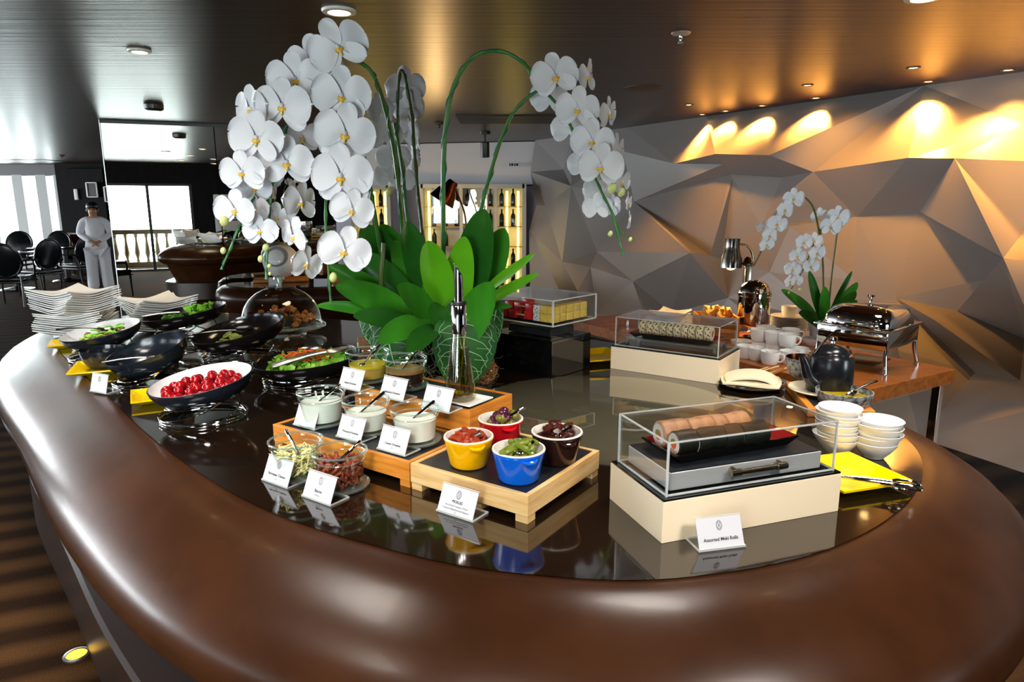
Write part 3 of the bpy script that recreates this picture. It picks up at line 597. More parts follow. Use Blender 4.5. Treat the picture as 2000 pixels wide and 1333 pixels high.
def spoon(p, q, label, L_=None, wide=.03, handle=.008, matk='steel', flat=True):
    """a serving spoon: p handle end, q bowl end"""
    p, q = Vector(p), Vector(q); d = (q - p); L_ = d.length; d.normalize()
    t = thing('serving_spoon', label, 'spoon', p)
    x = d; y = Vector((0, 0, 1)).cross(x).normalized(); z = x.cross(y)
    Mx = Matrix(((x.x, y.x, z.x, 0), (x.y, y.y, z.y, 0), (x.z, y.z, z.z, 0), (0, 0, 0, 1)))
    rs = []
    for s_, w_, th_ in ((0, .9, .5), (.02, 1.25, .55), (.28, 1.15, .55), (.48, .75, .5), (.62, .5, .45), (.70, .5, .45)):
        rs.append([(s_ * L_, handle * w_ * math.cos(a), handle * th_ * math.sin(a) + .012 * math.sin(s_ * 3)) for a in [2 * PI * i / 12 for i in range(12)]])
    B().rings(rs, True, True, True, Mx).obj('handle', M[matk], t)
    vs_, fs = [], []; n, m_ = 10, 16
    for i in range(n + 1):
        r = i / n
        for j in range(m_):
            a = 2 * PI * j / m_; vs_.append((L_ * .84 + L_ * .17 * r * math.cos(a), wide * r * math.sin(a) * (1 - .12 * math.cos(a)), .010 - wide * .45 * (1 - r * r)))
    for i in range(n):
        for j in range(m_): fs.append((i * m_ + j, i * m_ + (j + 1) % m_, (i + 1) * m_ + (j + 1) % m_, (i + 1) * m_ + j))
    B().add(vs_, fs, Mx).obj('spoon_bowl', M[matk], t)
    return t
spoon(Dy(533, 716, yK - .10), Dy(684, 682, yK - .04), 'large brushed steel spoon lying across the lettuce and carrot bowl', wide=.045, handle=.021)
spoon(inbowl(*bC, .95, 3.3, .03), inbowl(*bC, .30, .2, .05), 'dark steel spoon resting in the cucumber bowl', wide=.03, handle=.010, matk='steel_dark')
spoon(inbowl(*bS, 1.08, 3.2, .02), inbowl(*bS, .35, .1, .05), 'dark steel spoon resting in the tomato salad bowl', wide=.026, handle=.008, matk='steel_dark')
spoon(inbowl(*bL, .96, 3.4, .02), inbowl(*bL, .25, .4, .05), 'steel spoon lying in the bowl of green leaves', wide=.03, handle=.012)
spoon(inbowl(*bB, 1.05, 3.4, -.01), inbowl(*bB, .3, .3, .02), 'steel spoon with its handle over the rim of the empty bowl', wide=.026, handle=.006)
spoon(inbowl(*bT, .55, 4.35, .015), inbowl(*bT, .62, 5.6, .02), 'flat steel spoon half buried in the tomatoes', wide=.025, handle=.010, matk='steel_dark')
# ---- yellow square saucers
def sq_plate(u, v, a, rz, label, z=ZT, mt='yellow', lift=.02, thick=.006):
    p = G(u, v, z); o = thing('square_saucer', label, 'plate', (p.x, p.y, z + .001), rz)
    B().rings([[(x * a * k, y * a * k, h_) for x, y in ((-1, -1), (1, -1), (1, 1), (-1, 1))] for k, h_ in ((.62, 0), (1, lift), (1, lift + thick), (.94, lift + thick), (.60, thick), (.001, thick))], True, True, False).obj('dish', M[mt], o, ang=20)
    return o
sq_plate(140, 676, .10, .5, 'yellow square saucer under the tomato salad stand')
sq_plate(205, 724, .13, .4, 'yellow square saucer under the small speckled bowl')
sq_plate(312, 780, .10, .5, 'yellow square saucer behind the tomato stand')
sq_plate(1163, 702, .13, .35, 'yellow square dish behind the roll of sesame sushi')
sq_plate(1652, 936, .118, .30, 'large yellow square dish holding the tongs')
# tongs
t = thing('serving_tongs', 'bright steel scissor tongs lying on the large yellow dish', 'tongs', (0, 0, 0))
pa, pb = G(1632, 930, ZT + .03), G(1742, 944, ZT + .035); d = (pb - pa).normalized(); n_ = Vector((-d.y, d.x, 0))
for s_ in (-1, 1):
    B().tube(cat_rom([pa + n_ * s_ * .004, pa + (pb - pa) * .5 - n_ * s_ * .008, pb - n_ * s_ * .010], 6), .0045, 8).obj('arm', M['chrome'], t)
    c = pb + d * .035 - n_ * s_ * .018
    B().tube([c + d * .034 * math.cos(a) + n_ * .015 * math.sin(a) for a in [2 * PI * i / 20 for i in range(20)]], .0035, 8, True).obj('finger_ring', M['chrome'], t)
# ---- glass dome with croutons
p = G(552, 652, ZT); yD = p.y
rD = pxm(150, 552, 652, ZT) / 2
st = thing('dome_base', 'shallow glass stand carrying the dome', 'stand', p)
B().lathe([(rD * .6, .0), (rD * .55, .02), (rD * 1.02, .035), (rD * 1.10, .045), (rD * 1.10, .055), (rD, .050), (.001, .046)], 44).obj('plate', M['glass'], st)
t = thing('glass_dome', 'clear glass dome cover with a round knob over croutons', 'dome', (p.x, p.y, ZT + .056))
hD = rD * 1.0
B().lathe([(rD, 0)] + [(rD * math.cos(a), .02 + hD * .92 * math.sin(a)) for a in [PI / 2 * i / 14 for i in range(14)]] + [(.001, .02 + hD * .92)], 44, cap0=False, cap1=False).obj('cover', M['glass'], t)
B().tube(circle(rD, 48, .004), .006, 8, True).obj('rim', M['glass_rim'], t)
zk = .02 + hD * .92
B().lathe([(.014, zk - .002), (.012, zk + .012), (.022, zk + .026), (.032, zk + .040), (.030, zk + .052), (.016, zk + .060), (.0005, zk + .062)], 20).obj('knob', M['glass_rim'], t)
cm = B().box((0, 0, 0), (.03, .03, .026), bev=.004).mesh('crouton', M['crouton'])
for k_ in range(54):
    rr = rD * .8 * math.sqrt(random.random()); a = random.random() * 6.28; o = link('crouton', cm)
    o.location = (p.x + rr * math.cos(a), p.y + rr * math.sin(a), ZT + .072 + random.random() * .075 * (1.15 - (rr / rD) ** 2))
    o.rotation_euler = (random.random() * 3, random.random() * 3, random.random() * 3); tag(o, 'toasted brown crouton heaped under the glass dome', 'crouton', 'croutons under the dome')
# ---- card signs
def text(body, size, parent, loc, mt, align='CENTER', rx=PI / 2):
    cu = bpy.data.curves.new('lettering', 'FONT'); cu.body = body; cu.size = size * 1.08; cu.offset = size * .018; cu.align_x = align; cu.extrude = .00008
    cu.materials.append(mt); tmp = bpy.data.objects.new('lettering_curve', cu); COL.objects.link(tmp); me = bpy.data.meshes.new_from_object(tmp.evaluated_get(bpy.context.evaluated_depsgraph_get())); bpy.data.objects.remove(tmp)
    o = bpy.data.objects.new('lettering', me); COL.objects.link(o); o.parent = parent; o.location = loc; o.rotation_euler = (rx, 0, 0); return o
def sign(u, v, z, rz, w, h, lines, label, tilt=24, emblem=True):
    p = G(u, v, z); t = thing('table_sign', label, 'sign', (p.x, p.y, z + .0005), rz)
    tl = math.radians(tilt); Mx = TR((0, -.0, .003), rx=-tl)
    B().box((0, .0022, h / 2), (w + .004, .003, h + .002), Mx).obj('acrylic_back', M['acrylic'], t, smooth=False)
    B().box((0, -.0005, h / 2), (w, .0016, h - .002), Mx).obj('card', M['card'], t, smooth=False)
    B().box((0, .030, .0022), (w + .004, .066, .0036)).obj('acrylic_foot', M['acrylic'], t, smooth=False)
    be = B(); be.box((0, .062, .0022), (w + .004, .003, .0040)); be.box((0, -.0006, .003), (w + .004, .004, .0055)); B().box((0, 0, h + .0015), (w + .004, .0045, .0022), Mx).obj('top_edge', M['acrylic_edge_highlight'], t, smooth=False)  # whitish bars paint the highlights along the holder's edges
    for s_ in (-1, 1): be.box((s_ * (w / 2 + .001), .030, .0022), (.0028, .066, .0040))
    be.obj('edge_highlight', M['acrylic_edge_highlight'], t, smooth=False)
    if emblem:
        rr = h * .15
        e_ = B(); e_.tube([(rr * .62 * math.cos(a), -.0018, h * .72 + rr * math.sin(a)) for a in [2 * PI * i / 24 for i in range(24)]], .0010, 4, True, M=Mx)
        e_.tube([(rr * .3 * math.sin(a * 2), -.0018, h * .72 + rr * .7 * math.sin(a)) for a in [2 * PI * i / 24 for i in range(24)]], .0008, 4, True, M=Mx)
        e_.obj('emblem', M['ink_soft'], t)
    for s_, sz, yy, mk in lines:
        q = Mx @ Vector((0, -.0019, h * yy)); o = text(s_, sz, t, q, M[mk]); o.rotation_euler = (PI / 2 - tl, 0, 0)
    return t
ZM, ZB, ZF = ZT + .075, ZT + .15, ZT + .075        # tops of the three wooden trays
sign(537, 947, ZT, TA, .108, .070, [('Parmesan Cheese', .0095, .28, 'ink'), ('(D)', .006, .14, 'ink_soft')], 'white card sign for parmesan cheese in front of the grated cheese jar')
sign(618, 980, ZT, TA, .108, .070, [('Bacon', .0105, .28, 'ink'), ('(Pork)', .007, .14, 'ink_soft')], 'white card sign reading Bacon in front of the bacon jar')
sign(888, 1010, ZT, TA, .112, .070, [('PICKLES', .0085, .42, 'ink'), ('Sun-Dried Tomato, Olives', .0062, .28, 'ink_soft'), ('Capers, Gherkins and Peppers', .0062, .16, 'ink_soft'), ('(V)', .005, .06, 'ink_soft')], 'white card sign reading Pickles before the coloured pots tray')
sign(594, 836, ZM, TA, .098, .064, [], 'blank-looking white card on the middle tray nearest the tomato bowl')
sign(681, 860, ZM, TA, .102, .066, [('Thousand Dressing', .0082, .26, 'ink'), ('(D)', .005, .13, 'ink_soft')], 'second white card on the middle tray, between two dressing jars')
sign(764, 885, ZM, TA, .105, .068, [('Caesar Dressing', .0085, .26, 'ink'), ('(D)', .005, .13, 'ink_soft')], 'white card for caesar dressing on the middle tray beside the yellow pot')
sign(682, 762, ZB, TA, .104, .068, [('Italian Dressing', .0085, .24, 'ink')], 'white card before the yellow oil jar on the rear tray')
sign(764, 781, ZB, TA, .104, .068, [('Balsamic Dressing', .0085, .24, 'ink')], 'white card before the dark dressing jar on the rear tray')
sign(850, 803, ZB, TA, .108, .070, [], 'white card with only an emblem before the olive oil bottle')
sign(1410, 1074, ZT, math.radians(13), .112, .070, [('Assorted Maki Rolls', .0098, .24, 'ink')], 'white card sign reading Assorted Maki Rolls leaning before the cream box')
sign(192, 768, ZT, TA + .15, .10, .075, [], 'small blank white card before the empty blue-black bowl', tilt=15)
# ---- wooden trays with slate tops
def tray(pf, lx, ly, ztop, label, mt, legs=True, slate_=True):
    """pf: front corner (plan); lx runs to the left along the front, ly runs to the back right"""
    ux, uy = Vector((-.827, .562, 0)), Vector((.562, .827, 0))
    t = thing('wooden_tray', label, 'tray', (pf.x, pf.y, ZT)); Hh = ztop - ZT
    Mx = Matrix(((ux.x, uy.x, 0, 0), (ux.y, uy.y, 0, 0), (0, 0, 1, 0), (0, 0, 0, 1)))
    bh = .055 if Hh < .1 else .075
    for c, d in (((lx / 2, .007, Hh - bh / 2), (lx, .014, bh)), ((lx / 2, ly - .007, Hh - bh / 2), (lx, .014, bh)), ((.007, ly / 2, Hh - bh / 2), (.014, ly - .028, bh)), ((lx - .007, ly / 2, Hh - bh / 2), (.014, ly - .028, bh))):
        B().box(c, d, Mx, .0015).obj('side_board', M[mt], t, smooth=False)
    B().box((lx / 2, ly / 2, Hh - .008), (lx - .028, ly - .028, .010), Mx).obj('slate_panel', M['slate'], t, smooth=False)
    hz = Hh - bh
    for x in (.02, lx * .42, lx - .02):
        for y in (.02, ly - .02): B().box((x, y, hz / 2 + .004), (.036, .036, hz + .008), Mx, .001).obj('foot', M[mt], t, smooth=False)
    return t, Mx
pf = G(1031, 970, ZF)
lxF = (G(803, 904, ZF) - pf).length; lyF = (G(1171, 880, ZF) - pf).length
tray(pf, lxF, lyF, ZF, 'pale wooden tray with slate top carrying four coloured pots', 'wood')
pm = pf + Vector((-.827, .562, 0)) * (lxF + .004); lxM = (G(526, 831, ZM) - pm).length
tray(pm, lxM, .27, ZM, 'orange wooden tray with slate top carrying three white dressing jars', 'wood_o')
pbk = pm + Vector((.562, .827, 0)) * .276 + Vector((-.827, .562, 0)) * .004
tray(pbk, .50, .23, ZB, 'taller orange wooden tray at the back with two jars and the oil bottle', 'wood_o')
# ---- glass jars
def jar(u, v, wpx, z, label, fill, mt, top=None, hh=.92, stuff=None, cat='jar', sauc=True, slab_=''):
    p = G(u, v, z); R = pxm(wpx, u, v, z) / 2; h = R * 1.32
    z0 = z
    if sauc:
        s = B().lathe([(R * .7, 0), (R * 1.02, .003), (R * 1.06, .009), (R * .99, .009), (.001, .006)], 36).obj('glass_saucer', M['glass_rim']); s.location = p + Vector((0, 0, .001))
        tag(s, slab_, 'saucer'); z0 = z + .0085
    t = thing('glass_jar', label, cat, (p.x, p.y, z0))
    pr = [(R * .80, .0), (R * .84, .006), (R * .90, h * .72), (R * .99, h * .80), (R, h * .96)]
    B().lathe(pr, 40, cap1=False).obj('glass', M['glass'], t)
    B().tube(circle(R * .985, 44, h * .965), R * .045, 8, True).obj('rim', M['glass_rim'], t)
    B().tube(circle(R * .90, 44, h * .745), R * .022, 6, True).obj('shoulder_bead', M['glass_rim'], t)
    if mt:
        B().lathe([(R * .78, .006), (R * (.80 + .07 * fill), h * fill), (.001, h * fill)], 40, cap1=False).obj('dressing', M[mt], t)
        if top: B().lathe([(R * .86, h * fill), (R * .885, h * (fill + .10)), (.001, h * (fill + .10))], 40, cap0=False, cap1=False).obj('top_layer', M[top], t)
    return p + Vector((0, 0, z0 - z)), R, h
def jarspoon(p, R, h, a, label):
    a0 = p + Vector((-R * .35 * math.cos(a), -R * .35 * math.sin(a), h * .50)); a1 = p + Vector((R * .86 * math.cos(a), R * .86 * math.sin(a), h * 1.12))
    t = thing('small_spoon', label, 'spoon', a1)
    v0 = a0 - a1
    B().tube([Vector((0, 0, 0)), v0 * .03, v0 * .4, v0 * .8, v0], [.003, .0058, .005, .0035, .0035], 8).obj('handle', M['chrome'], t)
    B().ball(v0, .014, 12, (1, 1, .5)).obj('spoon_bowl', M['chrome'], t)
LJ = 'clear glass saucer under the '
J = [jar(630, 826, 91, ZM, 'glass jar of pale white dressing nearest the tomato bowl', .66, 'cream_pale', slab_=LJ + 'palest dressing jar on the middle tray'),
     jar(717, 842, 92, ZM, 'glass jar of off-white dressing in the middle of three', .58, 'cream_dressing', slab_=LJ + 'middle dressing jar of three'),
     jar(812, 862, 96, ZM, 'glass jar of white dressing beside the yellow pot', .66, 'cream_dressing', slab_=LJ + 'dressing jar beside the yellow pot'),
     jar(720, 742, 83, ZB, 'glass jar of yellow oil dressing on the rear tray', .42, 'vin_y', 'vin_oil', slab_=LJ + 'yellow oil dressing'),
     jar(793, 756, 84, ZB, 'glass jar of dark brown dressing on the rear tray', .48, 'vin_k', 'vin_top', slab_=LJ + 'dark brown dressing'),
     jar(582, 928, 103, ZT, 'glass jar of pale grated cheese at the front', 0, None, slab_=LJ + 'grated cheese jar'),
     jar(666, 950, 106, ZT, 'glass jar of chopped brown bacon at the front', 0, None, slab_=LJ + 'bacon jar')]
for (p, R, h), a, lb in zip(J, (.5, .55, .45, .9, .9, 2.3, .6), ('palest dressing jar', 'middle dressing jar of three', 'dressing jar beside the yellow pot', 'yellow oil dressing jar', 'dark dressing jar', 'grated cheese jar', 'bacon jar')):
    jarspoon(p, R, h, a, 'small steel spoon standing in the ' + lb)
def fillshreds(J_, n, ln, rad, mt, nm, label, cat, seed, top=.62, flat=False):
    p, R, h = J_; rd = random.Random(seed); b_ = B()
    for _ in range(n):
        z = .012 + (h * top - .012) * rd.random(); rr = R * (.72 + .08 * z / h) * math.sqrt(rd.uniform(.25, 1)); a = rd.random() * 6.28; c = p + Vector((rr * math.cos(a), rr * math.sin(a), z))
        d = Vector((rd.uniform(-1, 1), rd.uniform(-1, 1), rd.uniform(-.6, .6))).normalized() * ln * rd.uniform(.5, 1)
        q0, q1 = c - d * .5, c + d * .5
        for q in (q0, q1):
            e = Vector((q.x - p.x, q.y - p.y)); 
            if e.length > R * .80: e = e.normalized() * R * .80; q.x, q.y = p.x + e.x, p.y + e.y
        b_.tube([q0, (q0 + q1) / 2 + Vector((0, 0, ln * .1)), q1], [rad, rad * 1.2, rad], 4)
    o = b_.obj(nm, M[mt], kind='stuff', ang=180); tag(o, label, cat)
fillshreds(J[5], 420, .05, .0022, 'cheese', 'grated_cheese', 'pale yellow grated cheese filling the front jar', 'cheese', 11)
fillshreds(J[6], 300, .05, .0050, 'bacon', 'bacon_strips', 'reddish brown bacon strips filling the front jar', 'bacon', 12, top=.60)
# ---- four enamel pots
def pot(u, v, wpx, mt, label):
    p = G(u, v, ZF); R = pxm(wpx, u, v, ZF) / 2 * 1.02; h = R * 1.18
    t = thing('enamel_pot', label, 'pot', p)
    B().lathe([(R * .70, 0), (R * .76, .006), (R * .95, h * .86), (R * .99, h * .93), (R * .985, h * .965)], 40, cap1=False).obj('body', M[mt], t)
    B().lathe([(R * .985, h * .965), (R * .97, h), (R * .90, h), (R * .87, h * .85), (R * .68, .02), (.001, .015)], 40, cap0=False, cap1=False).obj('lining', M['enamel'], t)
    for s_ in (0, PI):
        a0 = -1.15 + s_
        pts = [(R * (.96 + .09 * math.sin(PI * i / 10)) * math.cos(a0 - .34 + .68 * i / 10), R * (.96 + .09 * math.sin(PI * i / 10)) * math.sin(a0 - .34 + .68 * i / 10), h * (.84 - .05 * math.sin(PI * i / 10))) for i in range(11)]
        B().tube(pts, [R * .03 + R * .05 * math.sin(PI * i / 10) for i in range(11)], 8).obj('lug', M[mt], t)
    return p, R, h
PY = pot(916, 906, 97, 'y_pot', 'yellow enamel pot of dried tomatoes'); PB = pot(1013, 934, 104, 'b_pot', 'bright blue enamel pot of gherkins')
PR = pot(978, 867, 88, 'r_pot', 'red enamel pot of mixed olives'); PK = pot(1087, 899, 100, 'k_pot', 'dark brown enamel pot of dark dried tomatoes')
def infill(P_, me, n, nm, label, cat, grp, top, seed, rmax=.72, jit=.02, flat=False, lay=2):
    p, R, h = P_; rd = random.Random(seed); k = 0
    for k in range(n):
        rr = R * rmax * math.sqrt((k + .5) / n); a = k * 2.399
        o = link(nm, me); o.location = p + Vector((rr * math.cos(a), rr * math.sin(a), h * top + jit * rd.random() - .01 * (k % lay) + .012 * (1 - rr / R)))
        o.rotation_euler = (rd.uniform(-.5, .5), rd.uniform(-.6, .6), rd.random() * 6.28); sc = rd.uniform(.85, 1.15); o.scale = (sc, sc, sc); tag(o, label, cat, grp)
og = B().ball((0, 0, 0), .0135, 12, (1.35, 1, 1)).mesh('olive', M['olive_g']); op = B().ball((0, 0, 0), .0135, 12, (1.35, 1, 1)).mesh('olive', M['olive_p'])
infill(PR, og, 9, 'green_olive', 'green olive in the red pot', 'olive', 'green olives in the red pot', .74, 1, .62); infill(PR, op, 8, 'purple_olive', 'glossy purple olive in the red pot', 'olive', 'purple olives in the red pot', .82, 2, .42)
gk = B().tube(cat_rom([(-.028, 0, 0), (-.01, .004, .004), (.012, .003, .003), (.028, -.003, 0)], 4), [.002] + [.006 + .0025 * math.sin(PI * i / 11) for i in range(11)] + [.002], 8).mesh('gherkin', M['gherkin'])
infill(PB, gk, 22, 'gherkin', 'small green gherkin in the blue pot', 'gherkin', 'gherkins in the blue pot', .77, 3, .52)
bl = B()
def chunk(seed, s=.017):
    rd = random.Random(seed); b_ = B(); b_.ball((0, 0, 0), s, 8, (1.3, .9, .6)); b_.v = [tuple(c + rd.uniform(-.25, .25) * s for c in q) for q in b_.v]; return b_
infill(PY, chunk(1).mesh('piece', M['sundried']), 17, 'dried_tomato', 'orange-red dried tomato piece in the yellow pot', 'tomato', 'dried tomatoes in the yellow pot', .76, 4, .58)
infill(PK, chunk(2).mesh('piece', M['dark_dried']), 18, 'dark_dried_tomato', 'dark red dried tomato piece in the brown pot', 'tomato', 'dark dried tomatoes in the brown pot', .76, 5, .58)
for P_, a, lb in ((PY, -.5, 'yellow'), (PR, .35, 'red'), (PB, .2, 'blue'), (PK, -.1, 'dark brown')):
    p, R, h = P_; ln = 1.42 if lb == 'red' else .72
    p1 = p + Vector((R * ln * .8 * math.cos(a), R * ln * .8 * math.sin(a), h * (1.30 if lb == 'red' else 1.16))); p0 = p + Vector((R * .05, -R * .3, h * .96))
    t = thing('small_spoon', 'small chrome spoon resting in the %s pot' % lb, 'spoon', p1); v0 = p0 - p1
    B().tube([Vector((0, 0, 0)), v0 * .05, v0 * .5, v0 * .85], [.0035, .006, .005, .004], 8).obj('handle', M['chrome'], t); B().ball(v0, .012, 12, (1.3, 1, .5)).obj('spoon_bowl', M['chrome'], t)
# ---- olive oil bottle on its white dish
zp = ZB + .002; p = G(899, 783, zp)
o = B().rings([[(x * k, y * k, z) for x, y in ((-.085, -.06), (.085, -.06), (.085, .06), (-.085, .06))] for k, z in ((.7, 0), (1, .008), (1, .012), (.9, .012), (.65, .006), (.001, .006))], True, True).obj('oil_dish', M['white'], ang=20); o.location = p; o.rotation_euler = (0, 0, TA); tag(o, 'white rectangular dish under the olive oil bottle', 'dish')
R = pxm(63, 899, 783, zp) / 2; Hb = pxm(186, 899, 783, zp)
t = thing('oil_bottle', 'tall tapered glass bottle of olive oil with steel pourer', 'bottle', (p.x, p.y, zp + .0065))
B().lathe([(R * .92, 0), (R, .008), (R * .97, .04), (R * .42, Hb * .70), (R * .38, Hb * .78)], 32, cap1=False).obj('glass', M['bottle_glass'], t)
B().lathe([(R * .84, .012), (R * .86, .03), (R * .50, Hb * .55), (.001, Hb * .55)], 32, cap1=False).obj('oil', M['oil'], t)
B().lathe([(R * .45, Hb * .70), (R * .46, Hb * .74), (R * .46, Hb * .985), (R * .40, Hb)], 28).obj('collar', M['chrome'], t)
B().lathe([(R * .50, Hb), (R * .50, Hb + .008)], 24).obj('seal', M['black_matte'], t)
Ht = Hb * 1.42; rs = []
for z in (Hb + .006, Ht): rs.append([(R * .27 * math.cos(a), R * .27 * math.sin(a), z if z < Ht - .01 else Ht - .035 * (math.cos(a) + 1) / 2 * 1.2) for a in [2 * PI * i / 20 for i in range(20)]])
B().rings(rs, True, True, False).obj('spout', M['chrome'], t)
B().rings([[(x * .8, y * .8, z - .004) for x, y, z in rs[1]], [(0, 0, Ht - .03)] * 20], True).obj('spout_mouth', M['black_matte'], t)
# ---- cream risers under clear covers
def riser(pf, pl, pr, zbase, label, clabel, base_h=.105, cover_h=.13, coff=.0):
    """pf front corner, pl left corner, pr right corner in plan"""
    ex = (pr - pf); Lx = ex.length; ex.normalize(); ey = Vector((-ex.y, ex.x, 0)); Ly = abs((pl - pf).dot(ey))
    Mx = Matrix(((ex.x, ey.x, 0, 0), (ex.y, ey.y, 0, 0), (0, 0, 1, 0), (0, 0, 0, 1)))
    t = thing('cream_riser', label, 'box', (pf.x, pf.y, zbase))
    B().box((Lx / 2, Ly / 2, base_h / 2 - .002), (Lx, Ly, base_h - .004), Mx, .0015).obj('box', M['cream'], t, smooth=False)
    B().box((Lx / 2, Ly / 2, base_h - .001), (Lx - .004, Ly - .004, .004), Mx).obj('dark_top', M['black_gloss'], t, smooth=False)
    c = thing('acrylic_cover', clabel, 'cover', (pf.x, pf.y, zbase + base_h + .0015))
    m_ = .016; x0, x1, y0, y1 = m_, Lx - m_, m_ * .9, Ly - m_ * .9; th = .005
    for cc, d in ((((x0 + x1) / 2, y0, cover_h / 2), (x1 - x0, th, cover_h)), (((x0 + x1) / 2, y1, cover_h / 2), (x1 - x0, th, cover_h)), ((x0, (y0 + y1) / 2, cover_h / 2), (th, y1 - y0 - th, cover_h)), ((x1, (y0 + y1) / 2, cover_h / 2), (th, y1 - y0 - th, cover_h)), (((x0 + x1) / 2, (y0 + y1) / 2, cover_h), (x1 - x0 + th, y1 - y0 + th, th))):
        B().box(cc, d, Mx).obj('pane', M['acrylic'], c, smooth=False)
    be = B(); w = .0045  # whitish bars drawn as the highlights on the pane edges
    for z in (.003, cover_h):
        for y in (y0, y1): be.box(((x0 + x1) / 2, y, z), (x1 - x0, w, w * .7), Mx)
        for x in (x0, x1): be.box((x, (y0 + y1) / 2, z), (w, y1 - y0, w * .7), Mx)
    for x in (x0, x1):
        for y in (y0, y1): be.box((x, y, cover_h / 2), (w, w, cover_h), Mx)
    be.obj('edge_highlight', M['acrylic_edge_highlight'], c, smooth=False)
    return Mx, Lx, Ly, zbase + base_h + .0015
def at(Mx, pf, x, y, z): q = Mx @ Vector((x, y, 0)); return Vector((pf.x + q.x, pf.y + q.y, z))
pf1, pl1, pr1 = G(1292, 1063, ZT), G(1187, 975, ZT), G(1637, 999, ZT)
M1, L1, W1, z1 = riser(pf1, pl1, pr1, ZT, 'cream box riser of the maki rolls at the front of the buffet', 'clear rectangular cover over the maki rolls')
tray_ = thing('steel_drawer', 'brushed steel tray with bar handle under the front clear cover', 'tray', (pf1.x, pf1.y, z1 + .0005))
B().box((L1 / 2 + .0, W1 / 2 + .005, .024), (L1 - .075, W1 - .06, .044), M1, .002).obj('body', M['satin'], tray_, smooth=False)
B().box((L1 / 2, W1 / 2 + .005, .047), (L1 - .08, W1 - .065, .003), M1).obj('dark_plate', M['slate'], tray_, smooth=False)
hy = .037
B().tube([M1 @ Vector((L1 * .40, hy - .020, .032)), M1 @ Vector((L1 * .66, hy - .020, .032))], .0068, 12).obj('handle_bar', M['brass'], tray_)
for x in (.40, .66):
    B().tube([M1 @ Vector((L1 * x, hy - .002, .034)), M1 @ Vector((L1 * x, hy - .020, .032))], .0085, 12).obj('handle_post', M['brass'], tray_)
    B().tube([M1 @ Vector((L1 * x - .014, hy - .020, .032)), M1 @ Vector((L1 * x + .014, hy - .020, .032))], .0090, 12).obj('collar', M['brass'], tray_)
def lacq(Mx, pf, cx, cy, z, lx, ly, label, mt='red_tray', outer='black_gloss', rz=0):
    t = thing('lacquer_tray', label, 'tray', at(Mx, pf, cx, cy, z)); R3 = Mx @ Matrix.Rotation(rz, 4, 'Z'); q4 = lambda k, h_: [(x * k * lx / 2, y * (k * ly / 2), h_) for x, y in ((-1, -1), (1, -1), (1, 1), (-1, 1))]
    B().rings([q4(.86, 0), q4(1, .022), q4(1, .025), q4(.97, .025)], True, True, False, R3).obj('rim', M[outer], t, ang=20)
    B().rings([q4(.97, .0252), q4(.84, .007), q4(.001, .007)], True, False, False, R3).obj('lining', M[mt], t, ang=20)
zt1 = z1 + .0505
lacq(M1, pf1, L1 * .49, W1 * .56, zt1, L1 * .74, W1 * .56, 'black lacquer tray with red lining under the maki rolls', rz=.06)
def roll_mesh(R, L_, outer, end, core):
    body = B().rings([[(x, r * math.cos(a), r * math.sin(a)) for a in [2 * PI * i / 20 for i in range(20)]] for x, r in ((-L_ / 2, R * .90), (-L_ / 2 * .86, R), (L_ / 2 * .86, R), (L_ / 2, R * .90))], True, True, True).mesh('wrapper', M[outer])
    e_ = B(); 
    for s_ in (-1, 1): e_.rings([[(s_ * (L_ / 2 + .0006), r * math.cos(a), r * math.sin(a)) for a in [2 * PI * i / 18 for i in range(18)]] for r in (R * .84, .0005)], True)
    c_ = B(); g_ = B()
    for s_ in (-1, 1):
        c_.rings([[(s_ * (L_ / 2 + .0013), r * math.cos(a), r * math.sin(a)) for a in [2 * PI * i / 12 for i in range(12)]] for r in (R * .42, .0005)], True)
        g_.rings([[(s_ * (L_ / 2 + .0017), R * .18 + r * math.cos(a), R * .12 + r * math.sin(a)) for a in [2 * PI * i / 10 for i in range(10)]] for r in (R * .2, .0005)], True)
    return body, e_.mesh('rice', M[end]), c_.mesh('filling', M[core]), g_.mesh('cucumber', M['cuke'])
def rolls(ms, n, Mx, pf, x0, x1, y, z, R, nm, labf, grp, rz=0, wav=.004):
    for k_ in range(n):
        x = x0 + (x1 - x0) * (k_ / max(1, n - 1)); q = at(Mx, pf, x, y + wav * math.sin(k_ * 2.3), z + R)
        t = thing(nm, labf(k_), 'sushi', q); t.matrix_world = Matrix.Translation(q) @ Mx @ Matrix.Rotation(rz + random.uniform(-.05, .05), 4, 'Z')
        for nm2, me in zip(('wrapper', 'rice', 'filling', 'cucumber'), ms): link(nm2, me, t)
        t['group'] = grp
eel = roll_mesh(.034, .040, 'eel', 'rice', 'salmon'); nor = roll_mesh(.031, .030, 'nori', 'rice', 'salmon'); ses = roll_mesh(.036, .030, 'sesame', 'rice', 'salmon')
rolls(eel, 7, M1, pf1, L1 * .20, L1 * .63, W1 * .64, zt1 + .008, .034, 'eel_roll', lambda k: 'tan fish-topped sushi roll, %s from the near end of its row' % ORD[k], 'tan fish rolls in the front box')
rolls(nor, 10, M1, pf1, L1 * .20, L1 * .66, W1 * .40, zt1 + .008, .031, 'nori_roll', lambda k: 'dark seaweed-wrapped roll, %s from the near end of its row' % ORD[k], 'seaweed rolls in the front box')
pf2, pl2, pr2 = G(1192, 720, ZT), None, G(1404, 752, ZT)
pl2 = pf2 + (G(1448, 727, ZT) - pr2)
M2, L2, W2, z2 = riser(pf2, pl2, pr2, ZT, 'cream box riser of the sesame rolls at the back of the buffet', 'clear rectangular cover over the sesame rolls', .11, .135)
ft = thing('glass_stand', 'low clear glass shelf under the sesame roll tray', 'stand', (pf2.x, pf2.y, z2 + .0005))
